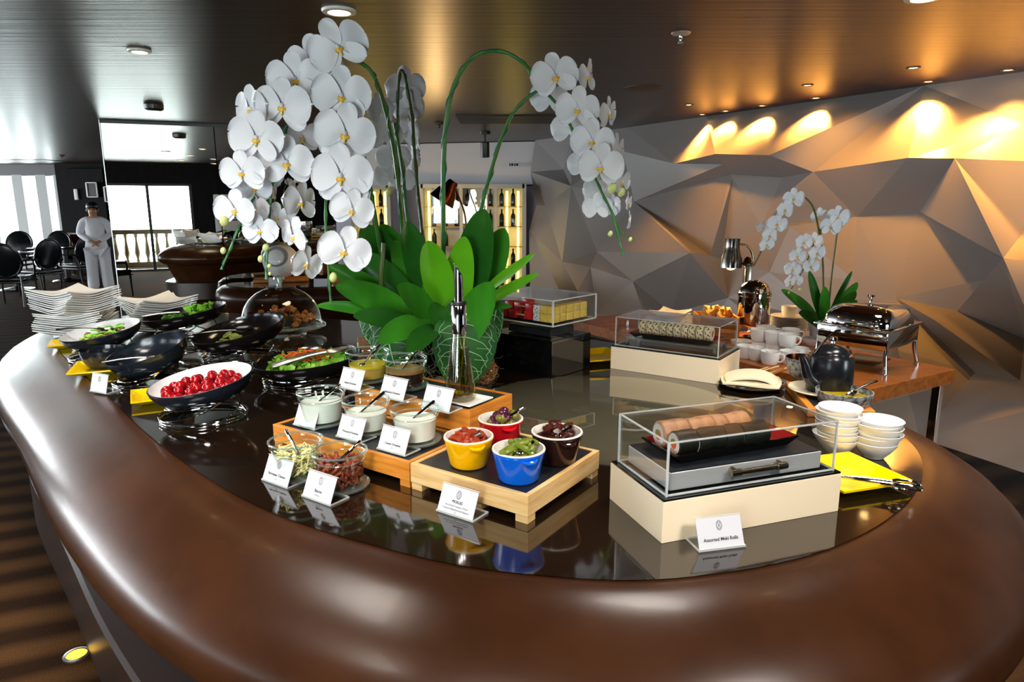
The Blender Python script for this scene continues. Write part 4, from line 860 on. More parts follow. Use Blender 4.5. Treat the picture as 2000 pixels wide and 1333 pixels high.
B().box((L2 / 2, W2 * .5, .030), (L2 * .84, W2 * .6, .006), M2).obj('shelf', M['glass_rim'], ft, smooth=False)
for x in (.10, .90):
    for y in (.24, .76): B().lathe([(.010, 0), (.010, .027)], 12, tuple(M2 @ Vector((L2 * x, W2 * y, 0)))).obj('foot', M['chrome'], ft)
lacq(M2, pf2, L2 * .50, W2 * .5, z2 + .034, L2 * .78, W2 * .5, 'dark lacquer tray with red lining under the sesame rolls')
rolls(ses, 10, M2, pf2, L2 * .20, L2 * .80, W2 * .5, z2 + .042, .036, 'sesame_roll', lambda k: 'sesame-crusted sushi roll, %s from the end showing its orange filling' % ORD[9 - k], 'sesame rolls')
# ---- black tower of fruit sticks
pf3 = G(1080, 742, ZT); pl3 = G(960, 716, ZT); pr3 = G(1137, 712, ZT)
ex = (pf3 - pl3); Lx3 = ex.length * .98; ex.normalize(); ey = Vector((-ex.y, ex.x, 0)); Ly3 = max(.24, abs((pr3 - pf3).dot(ey)) * .9)
M3 = Matrix(((ex.x, ey.x, 0, 0), (ex.y, ey.y, 0, 0), (0, 0, 1, 0), (0, 0, 0, 1)))
t = thing('black_riser', 'tall black mirror-gloss riser under the fruit sticks', 'riser', (pl3.x, pl3.y, ZT))
B().box((Lx3 / 2, Ly3 / 2, .08), (Lx3, Ly3, .156), M3, .001).obj('box', M['black_gloss'], t, smooth=False)
B().box((Lx3 / 2, Ly3 / 2, .164), (Lx3, Ly3, .012), M3).obj('blue_edge_shelf', M['steel_dark'], t, smooth=False)
t2 = thing('clear_tier', 'clear acrylic tier between the black riser and the fruit', 'stand', (pl3.x, pl3.y, ZT + .171))
for cc, d in (((Lx3 / 2, .004, .03), (Lx3 - .01, .006, .058)), ((Lx3 / 2, Ly3 - .004, .03), (Lx3 - .01, .006, .058)), ((.006, Ly3 / 2, .03), (.006, Ly3 - .02, .058)), ((Lx3 - .006, Ly3 / 2, .03), (.006, Ly3 - .02, .058)), ((Lx3 / 2, Ly3 / 2, .062), (Lx3 + .03, Ly3 + .03, .006))): B().box(cc, d, M3).obj('pane', M['acrylic'], t2, smooth=False)
B().box((Lx3 * .5, Ly3 / 2, .02), (Lx3 * .7, Ly3 * .6, .036), M3, .003).obj('ice_pack', M['slate'], t2, smooth=False)
zt3 = ZT + .238; hC = .115
c = thing('fruit_cover', 'clear rectangular cover over the fruit sticks', 'cover', (pl3.x, pl3.y, zt3))
x0, x1, y0, y1 = -.015, Lx3 + .015, -.015, Ly3 + .015
for cc, d in (((Lx3 / 2, y0, hC / 2), (x1 - x0, .005, hC)), ((Lx3 / 2, y1, hC / 2), (x1 - x0, .005, hC)), ((x0, Ly3 / 2, hC / 2), (.005, y1 - y0, hC)), ((x1, Ly3 / 2, hC / 2), (.005, y1 - y0, hC)), ((Lx3 / 2, Ly3 / 2, hC), (x1 - x0, y1 - y0, .005))): B().box(cc, d, M3).obj('pane', M['acrylic'], c, smooth=False)
be = B()  # painted edge highlights of the fruit cover, as whitish bars
for z in (.003, hC):
    for y in (y0, y1): be.box((Lx3 / 2, y, z), (x1 - x0, .006, .005), M3)
    for x in (x0, x1): be.box((x, Ly3 / 2, z), (.006, y1 - y0, .005), M3)
for x in (x0, x1):
    for y in (y0, y1): be.box((x, y, hC / 2), (.006, .006, hC), M3)
be.obj('edge_highlight', M['acrylic_edge_highlight'], c, smooth=False)
o = B().box((0, 0, .006), (Lx3 * .94, Ly3 * .9, .010), M3, .002).obj('fruit_plate', M['black_gloss'], smooth=False); o.location = at(M3, pl3, Lx3 / 2, Ly3 / 2, zt3 + .0005); tag(o, 'black flat plate under the fruit sticks', 'plate')
fz = zt3 + .012
def fruit(nm, mt, lab, grp, spots, s):
    me = B().box((0, 0, 0), s, bev=.003).mesh('cube_fruit', M[mt])
    for x, y, l_ in spots:
        o = link(nm, me); o.location = at(M3, pl3, x * Lx3, y * Ly3, fz + s[2] / 2 + l_ * s[2]); o.rotation_euler = (0, 0, math.atan2(ex.y, ex.x) + random.uniform(-.12, .12)); tag(o, lab, 'fruit', grp)
fruit('watermelon_chunk', 'melon', 'red watermelon chunk on the fruit plate', 'watermelon chunks', [(.18, .12, 0), (.34, .10, 0), (.36, .3, 0), (.58, .12, 0), (.24, .15, 1), (.40, .14, 1), (.60, .12, 1), (.3, .5, 1), (.5, .55, 0), (.2, .5, 0)], (.044, .04, .036))
fruit('pineapple_chunk', 'pine', 'yellow pineapple chunk on the fruit plate', 'pineapple chunks', [(.84, .10, 0), (.84, .10, 1), (.94, .10, 0), (.94, .1, 1), (.93, .28, 0), (.93, .28, 1), (.93, .46, 0), (.93, .46, 1), (.93, .64, 0), (.93, .64, 1), (.93, .82, 0), (.93, .82, 1), (.05, .1, 0), (.1, .6, 0)], (.046, .044, .036))
fruit('dragonfruit_chunk', 'dragon', 'white speckled dragonfruit chunk on the fruit plate', 'dragonfruit chunks', [(.73, .1, 0), (.73, .1, 1), (.12, .1, 0), (.72, .35, 0)], (.04, .04, .036))
sk = B().box((0, 0, 0), (.05, .012, .005), bev=.0015).mesh('stick', M['wood'])
for k_, (x, y, l_) in enumerate(((.46, .06, 0), (.48, .06, 1.1), (.42, .2, 1), (.5, .3, .9), (.04, .04, 1.1))):
    o = link('wooden_stick', sk); o.location = at(M3, pl3, x * Lx3, y * Ly3, fz + .018 + l_ * .036); o.rotation_euler = (0, 0, math.atan2(ex.y, ex.x)); tag(o, 'flat pale wooden stick holding fruit chunks', 'stick', 'fruit sticks')
# ---- right end: napkin plate, chopsticks, teapot board, mustard, small bowls
p = G(1466, 755, ZT); rr = pxm(112, 1466, 755, ZT) / 2
o = thing('black_plate', 'black square plate carrying a folded cream napkin', 'plate', p, -.3)
B().rings([[(x * k * rr, y * k * rr, z) for x, y in ngon(1.12, 24)] for k, z in ((.7, 0), (1, .014), (1, .018), (.66, .006), (.001, .006))], True, True).obj('dish', M['black_gloss'], o)
o = thing('folded_napkin', 'cream cloth napkin folded on the black plate', 'napkin', p + Vector((0, 0, .019)), -.35)
for k_ in range(3):
    n = 12; vs_, fs = [], []
    for lay in (0, 1):
        for j in range(n + 1):
            for i in range(n + 1):
                x, y = -1 + 2 * i / n, -1 + 2 * j / n
                vs_.append((x * rr * (1.0 - .06 * k_) * (1 - .1 * y * y), y * rr * .80 * (1 - .05 * k_), .004 + k_ * .008 + lay * .007 - .010 * (abs(x) ** 4) * (k_ > 0) + .005 * math.sin(3 * x + k_ * 2) * math.cos(2 * y) + (.010 * (1 - x * x) if k_ == 2 else 0)))
    m_ = (n + 1) ** 2
    for j in range(n):
        for i in range(n):
            q = j * (n + 1) + i; fs += [(q, q + n + 1, q + n + 2, q + 1), (m_ + q, m_ + q + 1, m_ + q + n + 2, m_ + q + n + 1)]
    for i in range(n):
        for a_, c_ in ((i, i + 1), (n * (n + 1) + i + 1, n * (n + 1) + i), ((i + 1) * (n + 1), i * (n + 1)), (i * (n + 1) + n, (i + 1) * (n + 1) + n)): fs.append((a_, c_, c_ + m_, a_ + m_))
    B().add(vs_, fs).obj('fold', M['napkin'], o, ang=60)
cst = B().tube([(-.11, 0, 0), (.11, 0, 0)], [.0032, .0048], 8).mesh('stick', M['wood_r']); cst2 = B().tube([(-.11, 0, 0), (.11, 0, 0)], [.0032, .0048], 8).mesh('stick', M['wood'])
for k_ in range(8):
    q = G(1475 + k_ * 7, 728 + (k_ % 3) * 3, ZT); o = link('chopstick', cst if k_ % 3 else cst2); o.location = (q.x, q.y, ZT + .006 + .006 * (k_ % 2)); o.rotation_euler = (0, 0, .75 + .05 * (k_ % 3 - 1)); tag(o, 'wooden chopstick lying loose behind the napkin plate', 'chopstick', 'chopsticks behind the napkin')
pv = G(1578, 797, ZT + .035); e1_ = (G(1527, 737, ZT + .035) - pv).normalized(); e2_ = Vector((e1_.y, -e1_.x, 0))
t = thing('teapot_board', 'orange wooden board under the black teapot', 'board', (pv.x, pv.y, ZT + .001))
Mv = Matrix(((e1_.x, e2_.x, 0, 0), (e1_.y, e2_.y, 0, 0), (0, 0, 1, 0), (0, 0, 0, 1)))
B().box((.19, .115, .017), (.38, .23, .034), Mv, .003).obj('board', M['wood_o'], t, smooth=False)
B().box((.19, .115, .0345), (.33, .18, .002), Mv).obj('dark_inlay', M['slate'], t, smooth=False)
zb = ZT + .0385
p = G(1602, 768, zb); o = B().lathe([(.07, 0), (.105, .010), (.12, .018), (.118, .021), (.07, .006), (.001, .006)], 40).obj('teapot_saucer', M['gold_plate']); o.location = p; tag(o, 'round cream saucer under the black teapot', 'saucer')
zb += .0075; p = G(1618, 762, zb); R = pxm(84, 1618, 762, zb) / 2
t = thing('teapot', 'matte black ceramic teapot with domed lid and long spout', 'teapot', (p.x, p.y, zb))
H_ = R * 1.75
B().lathe([(R * .95, 0), (R, .006), (R * 1.0, H_ * .6), (R * .97, H_ * .90), (R * .90, H_ * .98), (R * .78, H_)], 36).obj('body', M['teapot'], t)
B().lathe([(R * .78, H_ + .001), (R * .76, H_ + .008), (R * .62, H_ + R * .26), (R * .35, H_ + R * .40), (.001, H_ + R * .46)], 36).obj('lid', M['teapot'], t)
B().lathe([(R * .10, H_ + R * .48), (R * .09, H_ + R * .56), (R * .20, H_ + R * .66), (R * .17, H_ + R * .76), (.001, H_ + R * .80)], 20).obj('knob', M['chrome'], t)
B().tube(cat_rom([(-R * .7, -R * .3, H_ * .22), (-R * 1.15, -R * .42, H_ * .42), (-R * 1.42, -R * .5, H_ * .78), (-R * 1.62, -R * .55, H_ * 1.0)], 6), [R * .34 - R * .20 * i / 18 for i in range(19)], 14).obj('spout', M['teapot'], t)
B().tube(cat_rom([(R * .75, R * .5, H_ * .92), (R * 1.15, R * .7, H_ * .95), (R * 1.25, R * .75, H_ * .55), (R * .85, R * .55, H_ * .15)], 6), R * .10, 10).obj('handle', M['teapot'], t)
B().tube(cat_rom([(-R * .9, -R * .2, H_ * 1.0), (-R * .35, 0, H_ + R * .62), (R * .1, .1 * R, H_ + R * 1.0), (R * .35, .1 * R, H_ + R * 1.05)], 5), R * .045, 8).obj('stirrer', M['steel_dark'], t)
p = G(1568, 742, ZT + .0385); R = pxm(70, 1568, 742, zb) / 2
o = thing('stone_bowl', 'mottled brown stone bowl behind the teapot spout', 'bowl', p); a_, c_ = prof_bowl(R, R * 1.3)
B().lathe(a_, 30, cap1=False).obj('shell', M['stone_w'], o); B().lathe(c_, 30, cap0=False, cap1=False).obj('lining', M['copper'], o)
p = G(1645, 804, ZT); R = pxm(104, 1645, 804, ZT) / 2; h = R * .82
t = thing('mustard_bowl', 'speckled grey stone bowl of mustard-yellow sauce', 'bowl', p); a_, c_ = prof_bowl(R, h)
B().lathe([(R * .6, 0)] + a_[2:] + [(R * .96, h + .001)], 40, cap1=False).obj('shell', M['stone_w'], t); B().lathe(c_, 40, cap0=False, cap1=False).obj('lining', M['stone_w'], t)
B().lathe([(R * .92, h * .72), (R * .5, h * .75), (.001, h * .76)], 40, cap0=False, cap1=False).obj('sauce', M['mustard'], t)
sp = spoon(p + Vector((R * 1.35, R * .3, h * 1.35)), p + Vector((R * .1, -R * .05, h * .62)), 'small dark steel spoon standing in the mustard sauce', wide=.016, handle=.006, matk='steel_dark')
R = pxm(80, 1630, 850, ZT + .06) / 2
bme_ = B().lathe([(R * .46, 0), (R * .50, .004), (R * .70, .018), (R * .94, .040), (R, .050), (R * .97, .051), (R * .90, .040), (R * .6, .020), (.001, .014)], 36).mesh('bowl', M['white'])
stack(1630, 884, 11, .0098, 'small white bowl, %s from the top of the taller bowl stack', 'bowls in the taller stack', lambda k: k * .3, me=bme_, nm='rice_bowl', cat='bowl', toplab='topmost small white bowl of the taller stack')
stack(1708, 893, 8, .0098, 'small white bowl, %s from the top of the shorter bowl stack', 'bowls in the shorter stack', lambda k: k * .3, me=bme_, nm='rice_bowl', cat='bowl', sc=1.03, toplab='topmost small white bowl of the shorter stack')
for u, v, s_, lb in ((715, 668, .05, 'amber glass votive beside the orchid moss'), (862, 738, .03, 'small amber glass votive behind the oil bottle')):
    o = B().lathe([(s_ * .7, 0), (s_ * .9, .01), (s_ * .9, s_ * 1.5), (s_ * .8, s_ * 1.5), (s_ * .8, .012), (.001, .012)], 8).obj('amber_votive', M['amber'], smooth=False); o.location = G(u, v + 20, ZT); tag(o, lb, 'votive')
# ================================================================== orchids
def petal_grid(L_, W_, cup, wave, n=11, m_=9, shape='petal'):
    vs_, fs = [], []
    for i in range(n + 1):
        s_ = .5 - .5 * math.cos(PI * (i / n) * .985 + .015)
        e_ = max(0.0, 1 - abs(2 * s_ - 1) ** 2.3) ** .5
        if shape == 'petal': w = W_ * e_ * (.55 + .45 * min(1, s_ * 2.0)) + .012
        else: w = W_ * e_ * (.8 + .2 * s_) + .01
        for j in range(m_):
            t = -1 + 2 * j / (m_ - 1)
            vs_.append((t * w, s_ * L_, cup * (t * t) * W_ * .35 - cup * .25 * L_ * (s_ ** 2) + wave * L_ * .05 * math.sin(5 * s_ + 2 * t)))
    for i in range(n):
        for j in range(m_ - 1): q = i * m_ + j; fs.append((q, q + 1, q + m_ + 1, q + m_))
    return B().add(vs_, fs)
FM_petal = petal_grid(1.0, .60, .35, 1.0).mesh('petal', M['petal'], ang=180)
FM_sepal = petal_grid(1.0, .36, .30, .6, shape='sepal').mesh('sepal', M['petal'], ang=180)
lb = B(); lb.ball((0, -.10, .14), .11, 10, (1.25, 1.0, .9)); lb.ball((-.13, -.10, .12), .09, 8, (.6, 1, 1)); lb.ball((.13, -.10, .12), .09, 8, (.6, 1, 1)); lb.tube([(0, -.15, .14), (0, -.30, .20), (0, -.36, .14)], [.06, .045, .012], 8)
FM_lip = lb.mesh('lip', M['lip'], ang=180)
FM_col = B().ball((0, .03, .10), .08, 8, (.9, 1.1, 1.2)).mesh('column', M['petal'], ang=180)
FM_bud = B().ball((0, 0, 0), 1, 10, (.8, .8, 1.1)).mesh('bud', M['bud'])
PET = [(FM_sepal, 'sepal', 0, .95, .010), (FM_sepal, 'sepal', 128, .92, .008), (FM_sepal, 'sepal', -128, .92, .008), (FM_petal, 'petal', 82, .98, .045), (FM_petal, 'petal', -82, .98, .045)]
def flower(parent, u, v, rpx, y, yaw=0, pitch=8, roll=0):
    c = Dy(u, v, y); t_ = y / ray(u, v).y; R = rpx * 1.05 * t_ / F
    f = Vector((math.sin(math.radians(yaw)), -math.cos(math.radians(yaw)), -math.sin(math.radians(pitch)))).normalized()
    up = Vector((math.sin(math.radians(roll)) * math.cos(math.radians(yaw)), math.sin(math.radians(roll)) * math.sin(math.radians(yaw)), math.cos(math.radians(roll))))
    xx = up.cross(f).normalized(); yy = f.cross(xx)
    Mx = Matrix(((xx.x, yy.x, f.x, c.x), (xx.y, yy.y, f.y, c.y), (xx.z, yy.z, f.z, c.z), (0, 0, 0, 1))) @ Matrix.Scale(R, 4)
    o = link('flower', FM_col, parent); o.matrix_local = parent.matrix_world.inverted() @ Mx
    for me, nm, ang, sc, dz in PET:
        link(nm, me, o).matrix_local = Matrix.Rotation(math.radians(-ang + random.uniform(-5, 5)), 4, 'Z') @ Matrix.Translation((0, .03, dz)) @ Matrix.Rotation(math.radians(random.uniform(-9, 12)), 4, 'X') @ Matrix.Scale(sc * random.uniform(.95, 1.05), 4)
    link('lip', FM_lip, o).scale = (.82, .82, .82)
    return o
def bud(parent, u, v, rpx, y):
    c = Dy(u, v, y); R = rpx * (y / ray(u, v).y) / F; o = link('bud', FM_bud, parent); o.matrix_local = parent.matrix_world.inverted() @ TR(c, rx=.4, ry=.3, sc=R)
def stem(parent, pts, rpx, mt='stem', nm='stem', wire=True):
    P = cat_rom([Dy(u, v, y) for u, v, y in pts], 7); t_ = pts[0][2]; R = rpx * .84 * t_ / F; inv = parent.matrix_world.inverted()
    Q = [inv @ p for p in P]; n = len(Q)
    rr = [R * (1.12 if i % 7 == 0 else 1.0) * (1 - .35 * i / n) for i in range(n)]
    B().tube(Q, rr, 8).obj(nm, M[mt], parent)
    if wire: B().tube([q + Vector((R * 1.2 * math.cos(i * .9), R * 1.2 * math.sin(i * .9), 0)) for i, q in enumerate(Q)], R * .22, 5).obj('support_wire', M['wire'], parent)
def leaf(parent, bx, tip, wpx, mt, arch=25, side=0.0, fold=.22, base_w=.45, nm='leaf', face=(0, -1, .35)):
    p0, p2 = Dy(*bx), Dy(*tip); t_ = tip[2]; W_ = wpx * t_ / F / 2; inv = parent.matrix_world.inverted()
    mid = (p0 + p2) / 2 + Vector((side, 0, arch * t_ / F)); n, m_ = 14, 7; vs_, fs = [], []
    P = [(p0 * (1 - s_) ** 2 + mid * 2 * s_ * (1 - s_) + p2 * s_ ** 2) for s_ in [math.sin(PI / 2 * i / n) for i in range(n + 1)]]
    fc = Vector(face).normalized()
    for i in range(n + 1):
        s_ = math.sin(PI / 2 * i / n); tg = (P[min(i + 1, n)] - P[max(i - 1, 0)]).normalized(); wd = tg.cross(fc)
        wd = wd.normalized() if wd.length > 1e-4 else Vector((1, 0, 0)); nn = wd.cross(tg)
        if nn.dot(fc) < 0: nn = -nn
        w = W_ * (base_w + (1 - base_w) * min(1, s_ * 2.0)) * (1 - max(0, (s_ - .45) / .55) ** 2.6) ** .55 if i < n else .0005
        for j in range(m_):
            t = -1 + 2 * j / (m_ - 1); vs_.append(inv @ (P[i] + wd * t * max(w, .0006) + nn * (abs(t) ** 1.5) * w * fold + nn * .006 * math.sin(t * 9) * (w / max(W_, 1e-4)) * .3))
    for i in range(n):
        for j in range(m_ - 1): q = i * m_ + j; fs.append((q, q + 1, q + m_ + 1, q + m_))
    return B().add(vs_, fs).obj(nm, M[mt], parent, ang=180)
def heart_leaf(parent, u, v, w, h, y, roll, yaw=0, bend=.25):
    c = Dy(u, v, y); sc = (y / ray(u, v).y) / F; Wm, Hm = w * sc / 2, h * sc / 2
    Mx = parent.matrix_world.inverted() @ Matrix.Translation(c) @ Matrix.Rotation(math.radians(yaw), 4, 'Z') @ Matrix.Rotation(math.radians(-8), 4, 'X') @ Matrix.Rotation(math.radians(roll), 4, 'Y')
    n, m_ = 16, 11; vs_, fs = [], []
    def pt(s_, t):
        wd = Wm * (math.sin(PI * min(1, max(0, (s_ * .93 + .07)))) ** .62) * (1.12 - .35 * s_)
        x, z = t * wd, Hm * (1 - 2 * s_) + .35 * Hm * (abs(t) ** 2) * max(0, .35 - s_)
        return (x, bend * (x * x) / max(Wm, 1e-4) + .15 * Hm * (2 * s_ - 1) ** 2, z)
    for i in range(n + 1):
        for j in range(m_): vs_.append(pt(i / n, -1 + 2 * j / (m_ - 1)))
    for i in range(n):
        for j in range(m_ - 1): q = i * m_ + j; fs.append((q, q + 1, q + m_ + 1, q + m_))
    o = B().add(vs_, fs, Mx).obj('veined_leaf', M['leaf_v'], parent, ang=180)
    vb = B(); off = Vector((0, -.0035, 0))
    vb.tube([Vector(pt(s_ / 16, 0)) + off for s_ in range(17)], .0024, 5, M=Mx)
    for k_ in range(6):
        s0 = .06 + k_ * .145
        for sg in (-1, 1):
            vb.tube([Vector(pt(min(.99, s0 + .11 * (q / 8) ** 1.6 + (.06 if q > 5 else 0) * (q - 5) / 3), sg * .92 * q / 8)) + off for q in range(9)], [.0018 - .00012 * q for q in range(9)], 5, M=Mx)
    for sg in (-1, 1): vb.tube([Vector(pt(.12 + .82 * q / 16, sg * (.80 + .06 * math.sin(q * 2.2)))) + off for q in range(17)], .0010, 5, M=Mx)
    for k_ in range(6):
        for sg in (-1, 1): vb.tube([Vector(pt(.2 + k_ * .13, sg * (.40 + .42 * q / 3))) + off for q in range(4)], .0009, 4, M=Mx)
    vb.obj('veins', M['vein'], o)
    return o
yP = G(845, 742, ZT).y
pp = G(845, 742, ZT)
OR = thing('orchid_arrangement', 'tall white orchid arrangement with broad green leaves and moss', 'orchid', (pp.x, pp.y + .12, ZT)); bpy.context.view_layer.update()
Rp = pxm(100, 845, 742, ZT)
B().lathe([(Rp * .62, .002), (Rp * .72, .02), (Rp * .95, .12), (Rp * 1.0, .22), (Rp * .92, .30), (Rp * .80, .30), (Rp * .7, .24), (.001, .22)], 36).obj('pot', M['black_gloss'], OR)
yo = yP + .05
# flowers: left cascade
LF = [(661, 93, 56, 2.50, 8, 5, -25), (612, 118, 48, 2.62, -8, 10, -10), (578, 155, 52, 2.50, -5, 10, -5), (553, 208, 56, 2.42, -6, 6, 6), (668, 188, 56, 2.40, 4, 6, 4), (675, 262, 58, 2.38, 2, 6, 8), (667, 345, 60, 2.36, -2, 4, 2), (688, 410, 42, 2.36, 10, 8, 10), (673, 490, 50, 2.34, 6, 6, 18),
      (503, 270, 54, 2.36, -10, 8, 6), (492, 214, 46, 2.46, -30, 4, 0), (474, 337, 44, 2.34, -8, 6, 2), (560, 318, 52, 2.40, 12, 4, 0), (512, 335, 42, 2.48, 5, 4, 0), (460, 410, 40, 2.32, -4, 6, 4), (497, 368, 32, 2.42, 20, 4, 0), (508, 450, 34, 2.36, 0, 10, 0), (540, 425, 30, 2.48, 30, 6, 0), (500, 408, 30, 2.44, -20, 6, 0), (585, 395, 42, 2.44, 62, 6, 0), (576, 462, 40, 2.40, -40, 8, 20), (597, 515, 36, 2.38, 55, 10, 10), (590, 268, 36, 2.52, 20, 10, 0), (615, 160, 40, 2.60, 10, 10, 0), (640, 140, 36, 2.66, 0, 10, 0)]
for a_ in LF: flower(OR, *a_)
# centre cascade seen from behind
for a_ in ((790, 172, 40, 3.25, 170, 0, 0), (745, 215, 32, 3.2, -130, 0, 10), (797, 212, 34, 3.25, 150, 0, 0), (752, 265, 34, 3.2, -150, 0, 0), (788, 262, 34, 3.28, 165, 0, 0), (768, 308, 32, 3.22, -165, 0, 0), (795, 312, 30, 3.26, 150, 0, 0), (760, 345, 28, 3.22, -150, 0, 0), (783, 352, 28, 3.24, 170, 0, 0), (808, 285, 26, 3.3, 120, 0, 0)): flower(OR, *a_)
# right cascade
for a_ in ((1084, 150, 46, 2.62, 2, 4, -14), (1146, 150, 34, 2.72, 62, 4, -10), (1074, 192, 38, 2.78, -170, 4, 0), (1128, 214, 42, 2.60, -2, 6, 6), (1188, 222, 32, 2.70, 58, 4, -8), (1112, 250, 36, 2.78, 170, 4, 0), (1156, 276, 42, 2.58, -4, 6, 2), (1172, 326, 44, 2.56, 4, 6, 4), (1204, 296, 34, 2.70, 60, 4, 0), (1140, 320, 32, 2.76, 170, 4, 0), (1165, 372, 30, 2.68, -160, 4, 0), (1213, 356, 28, 2.66, 55, 4, 0), (1166, 406, 28, 2.62, 165, 4, 0), (1192, 404, 26, 2.66, 120, 4, 0), (1226, 396, 20, 2.62, 70, 4, 0), (1228, 432, 20, 2.6, 80, 4, 0)): flower(OR, *a_)
for a_ in ((438, 432, 11, 2.32), (436, 490, 7, 2.32), (519, 484, 8, 2.4), (509, 506, 7, 2.4), (651, 542, 10, 2.36), (760, 374, 9, 3.2), (1196, 368, 11, 2.58), (1214, 376, 9, 2.58), (1192, 457, 6, 2.58), (1231, 468, 5, 2.58), (526, 520, 5, 2.4), (527, 535, 4, 2.4)): bud(OR, *a_)
stem(OR, [(800, 640, yo), (792, 520, 2.9), (775, 330, 2.75), (752, 210, 2.62), (728, 145, 2.55), (700, 120, 2.52), (672, 110, 2.54)], 5)
stem(OR, [(672, 110, 2.54), (620, 140, 2.60), (580, 210, 2.52), (556, 260, 2.50), (535, 340, 2.46), (524, 450, 2.44), (520, 546, 2.42)], 4)
stem(OR, [(770, 620, yo), (742, 480, 2.8), (720, 350, 2.70), (703, 270, 2.62), (690, 200, 2.58)], 5.5)
stem(OR, [(640, 330, 2.5), (636, 420, 2.46), (640, 500, 2.44), (646, 592, 2.42)], 3.4)
stem(OR, [(500, 380, 2.44), (475, 425, 2.38), (450, 485, 2.34), (432, 527, 2.32)], 3.2)
stem(OR, [(840, 640, yo), (826, 470, 3.1), (812, 330, 3.15), (805, 230, 3.18), (790, 148, 3.2), (780, 148, 3.2), (776, 240, 3.2), (772, 350, 3.2)], 4.2, 'stem_d')
stem(OR, [(830, 600, yo), (798, 440, 2.98), (786, 330, 2.95), (770, 240, 2.95)], 5)
stem(OR, [(868, 620, yo), (866, 460, 2.8), (866, 330, 2.75), (872, 240, 2.72), (888, 165, 2.70), (925, 112, 2.68), (975, 100, 2.66), (1020, 122, 2.66), (1062, 172, 2.68)], 5.5)
stem(OR, [(905, 600, yo), (935, 430, 2.85), (958, 340, 2.8), (985, 255, 2.76), (1015, 205, 2.74), (1058, 172, 2.70)], 5)
stem(OR, [(1058, 172, 2.69), (1100, 220, 2.68), (1140, 300, 2.66), (1170, 365, 2.62), (1196, 420, 2.60), (1216, 498, 2.58)], 3.6)
stem(OR, [(1196, 420, 2.60), (1215, 455, 2.6), (1240, 470, 2.6)], 2, wire=False)
stem(OR, [(760, 610, yo), (745, 560, 2.7), (750, 475, 2.68)], 7, 'stem_d', wire=False)
LV = [((900, 640, yo), (946, 408, 2.72), 78, 'leaf_d', 0), ((915, 640, yo + .05), (986, 446, 2.85), 66, 'leaf', 5), ((885, 650, yo), (908, 462, 2.70), 62, 'leaf_l', 5), ((880, 640, yo - .05), (836, 470, 2.66), 66, 'leaf_l', 10), ((850, 620, yo), (795, 432, 2.70), 60, 'leaf_d', 0), ((820, 620, yo), (745, 438, 2.85), 66, 'leaf', 10),
      ((815, 630, yo), (708, 440, 2.78), 76, 'leaf_d', 20), ((830, 620, yo - .1), (672, 492, 2.66), 62, 'leaf_d', 30), ((830, 640, yo - .1), (640, 520, 2.60), 44, 'leaf', 25), ((835, 645, yo - .12), (655, 560, 2.55), 58, 'leaf', 30), ((835, 650, yo - .12), (618, 598, 2.52), 28, 'leaf', 34), ((850, 655, yo - .12), (690, 618, 2.52), 44, 'leaf_d', 22), ((850, 640, yo - .15), (742, 672, 2.44), 58, 'leaf', 34), ((855, 640, yo - .15), (800, 694, 2.42), 52, 'leaf_d', 20),
      ((880, 690, yo - .1), (962, 552, 2.55), 78, 'leaf', -12), ((915, 610, yo), (1052, 535, 2.62), 24, 'leaf_l', 4), ((920, 590, yo), (1044, 496, 2.70), 22, 'leaf_l', 2), ((900, 610, yo - .05), (1000, 600, 2.55), 20, 'leaf_d', 12), ((860, 640, yo - .1), (775, 560, 2.5), 52, 'leaf', 20), ((850, 640, yo), (770, 470, 2.75), 60, 'leaf', 10), ((870, 640, yo + .1), (905, 480, 3.0), 60, 'leaf_d', 0), ((840, 650, yo + .1), (690, 540, 2.9), 60, 'leaf_d', 20), ((870, 650, yo - .12), (850, 590, 2.5), 46, 'leaf', 10)]
for b_, t_, w_, m_, ar in LV: leaf(OR, b_, t_, w_, m_, ar)
heart_leaf(OR, 905, 685, 132, 176, yP - .24, 6); heart_leaf(OR, 765, 690, 100, 130, yP - .12, -18, -18); heart_leaf(OR, 725, 640, 70, 100, yP + .02, -30, -30); heart_leaf(OR, 958, 650, 60, 120, yP - .05, 25, 35)
rd = random.Random(21); mb = B(); inv = OR.matrix_world.inverted()
for _ in range(520):
    a = rd.uniform(PI * .95, PI * 2.05); k = Rp * rd.uniform(.98, 1.12); z = rd.uniform(.0, .34)
    c = Vector((math.cos(a) * k, math.sin(a) * k, z + .004)); pts = [c]
    d = Vector((rd.uniform(-1, 1), rd.uniform(-1, .2), rd.uniform(-1, .6)))
    for q in range(5): d = (d + Vector((rd.uniform(-1, 1), rd.uniform(-1, 1), rd.uniform(-1, 1))) * .9).normalized(); pts.append(pts[-1] + d * .016 + Vector((0, 0, 0)))
    pts = [Vector((q.x, q.y, max(.003, q.z))) for q in pts]
    mb.tube(pts, .0010, 3, cap=False)
o = mb.obj('moss', M['moss'], OR, ang=180, kind='stuff')
gl = thing('straw_globe', 'small glass globe filled with brown straw beside the moss', 'globe', G(944, 757, ZT) + Vector((0, 0, .002)))
rG = pxm(33, 944, 757, ZT)
B().ball((0, 0, rG), rG, 24).obj('glass', M['glass'], gl)
sb = B()
for _ in range(260):
    v0 = Vector((rd.gauss(0, 1), rd.gauss(0, 1), rd.gauss(0, 1))).normalized() * rG * rd.uniform(.5, .93); v1 = Vector((rd.gauss(0, 1), rd.gauss(0, 1), rd.gauss(0, 1))).normalized() * rG * rd.uniform(.5, .93)
    sb.tube([v0 + Vector((0, 0, rG)), (v0 + v1) * .6 + Vector((0, 0, rG)), v1 + Vector((0, 0, rG))], .0012, 3, cap=False)
sb.obj('straw_filling', M['straw'], gl, ang=180, kind='stuff')
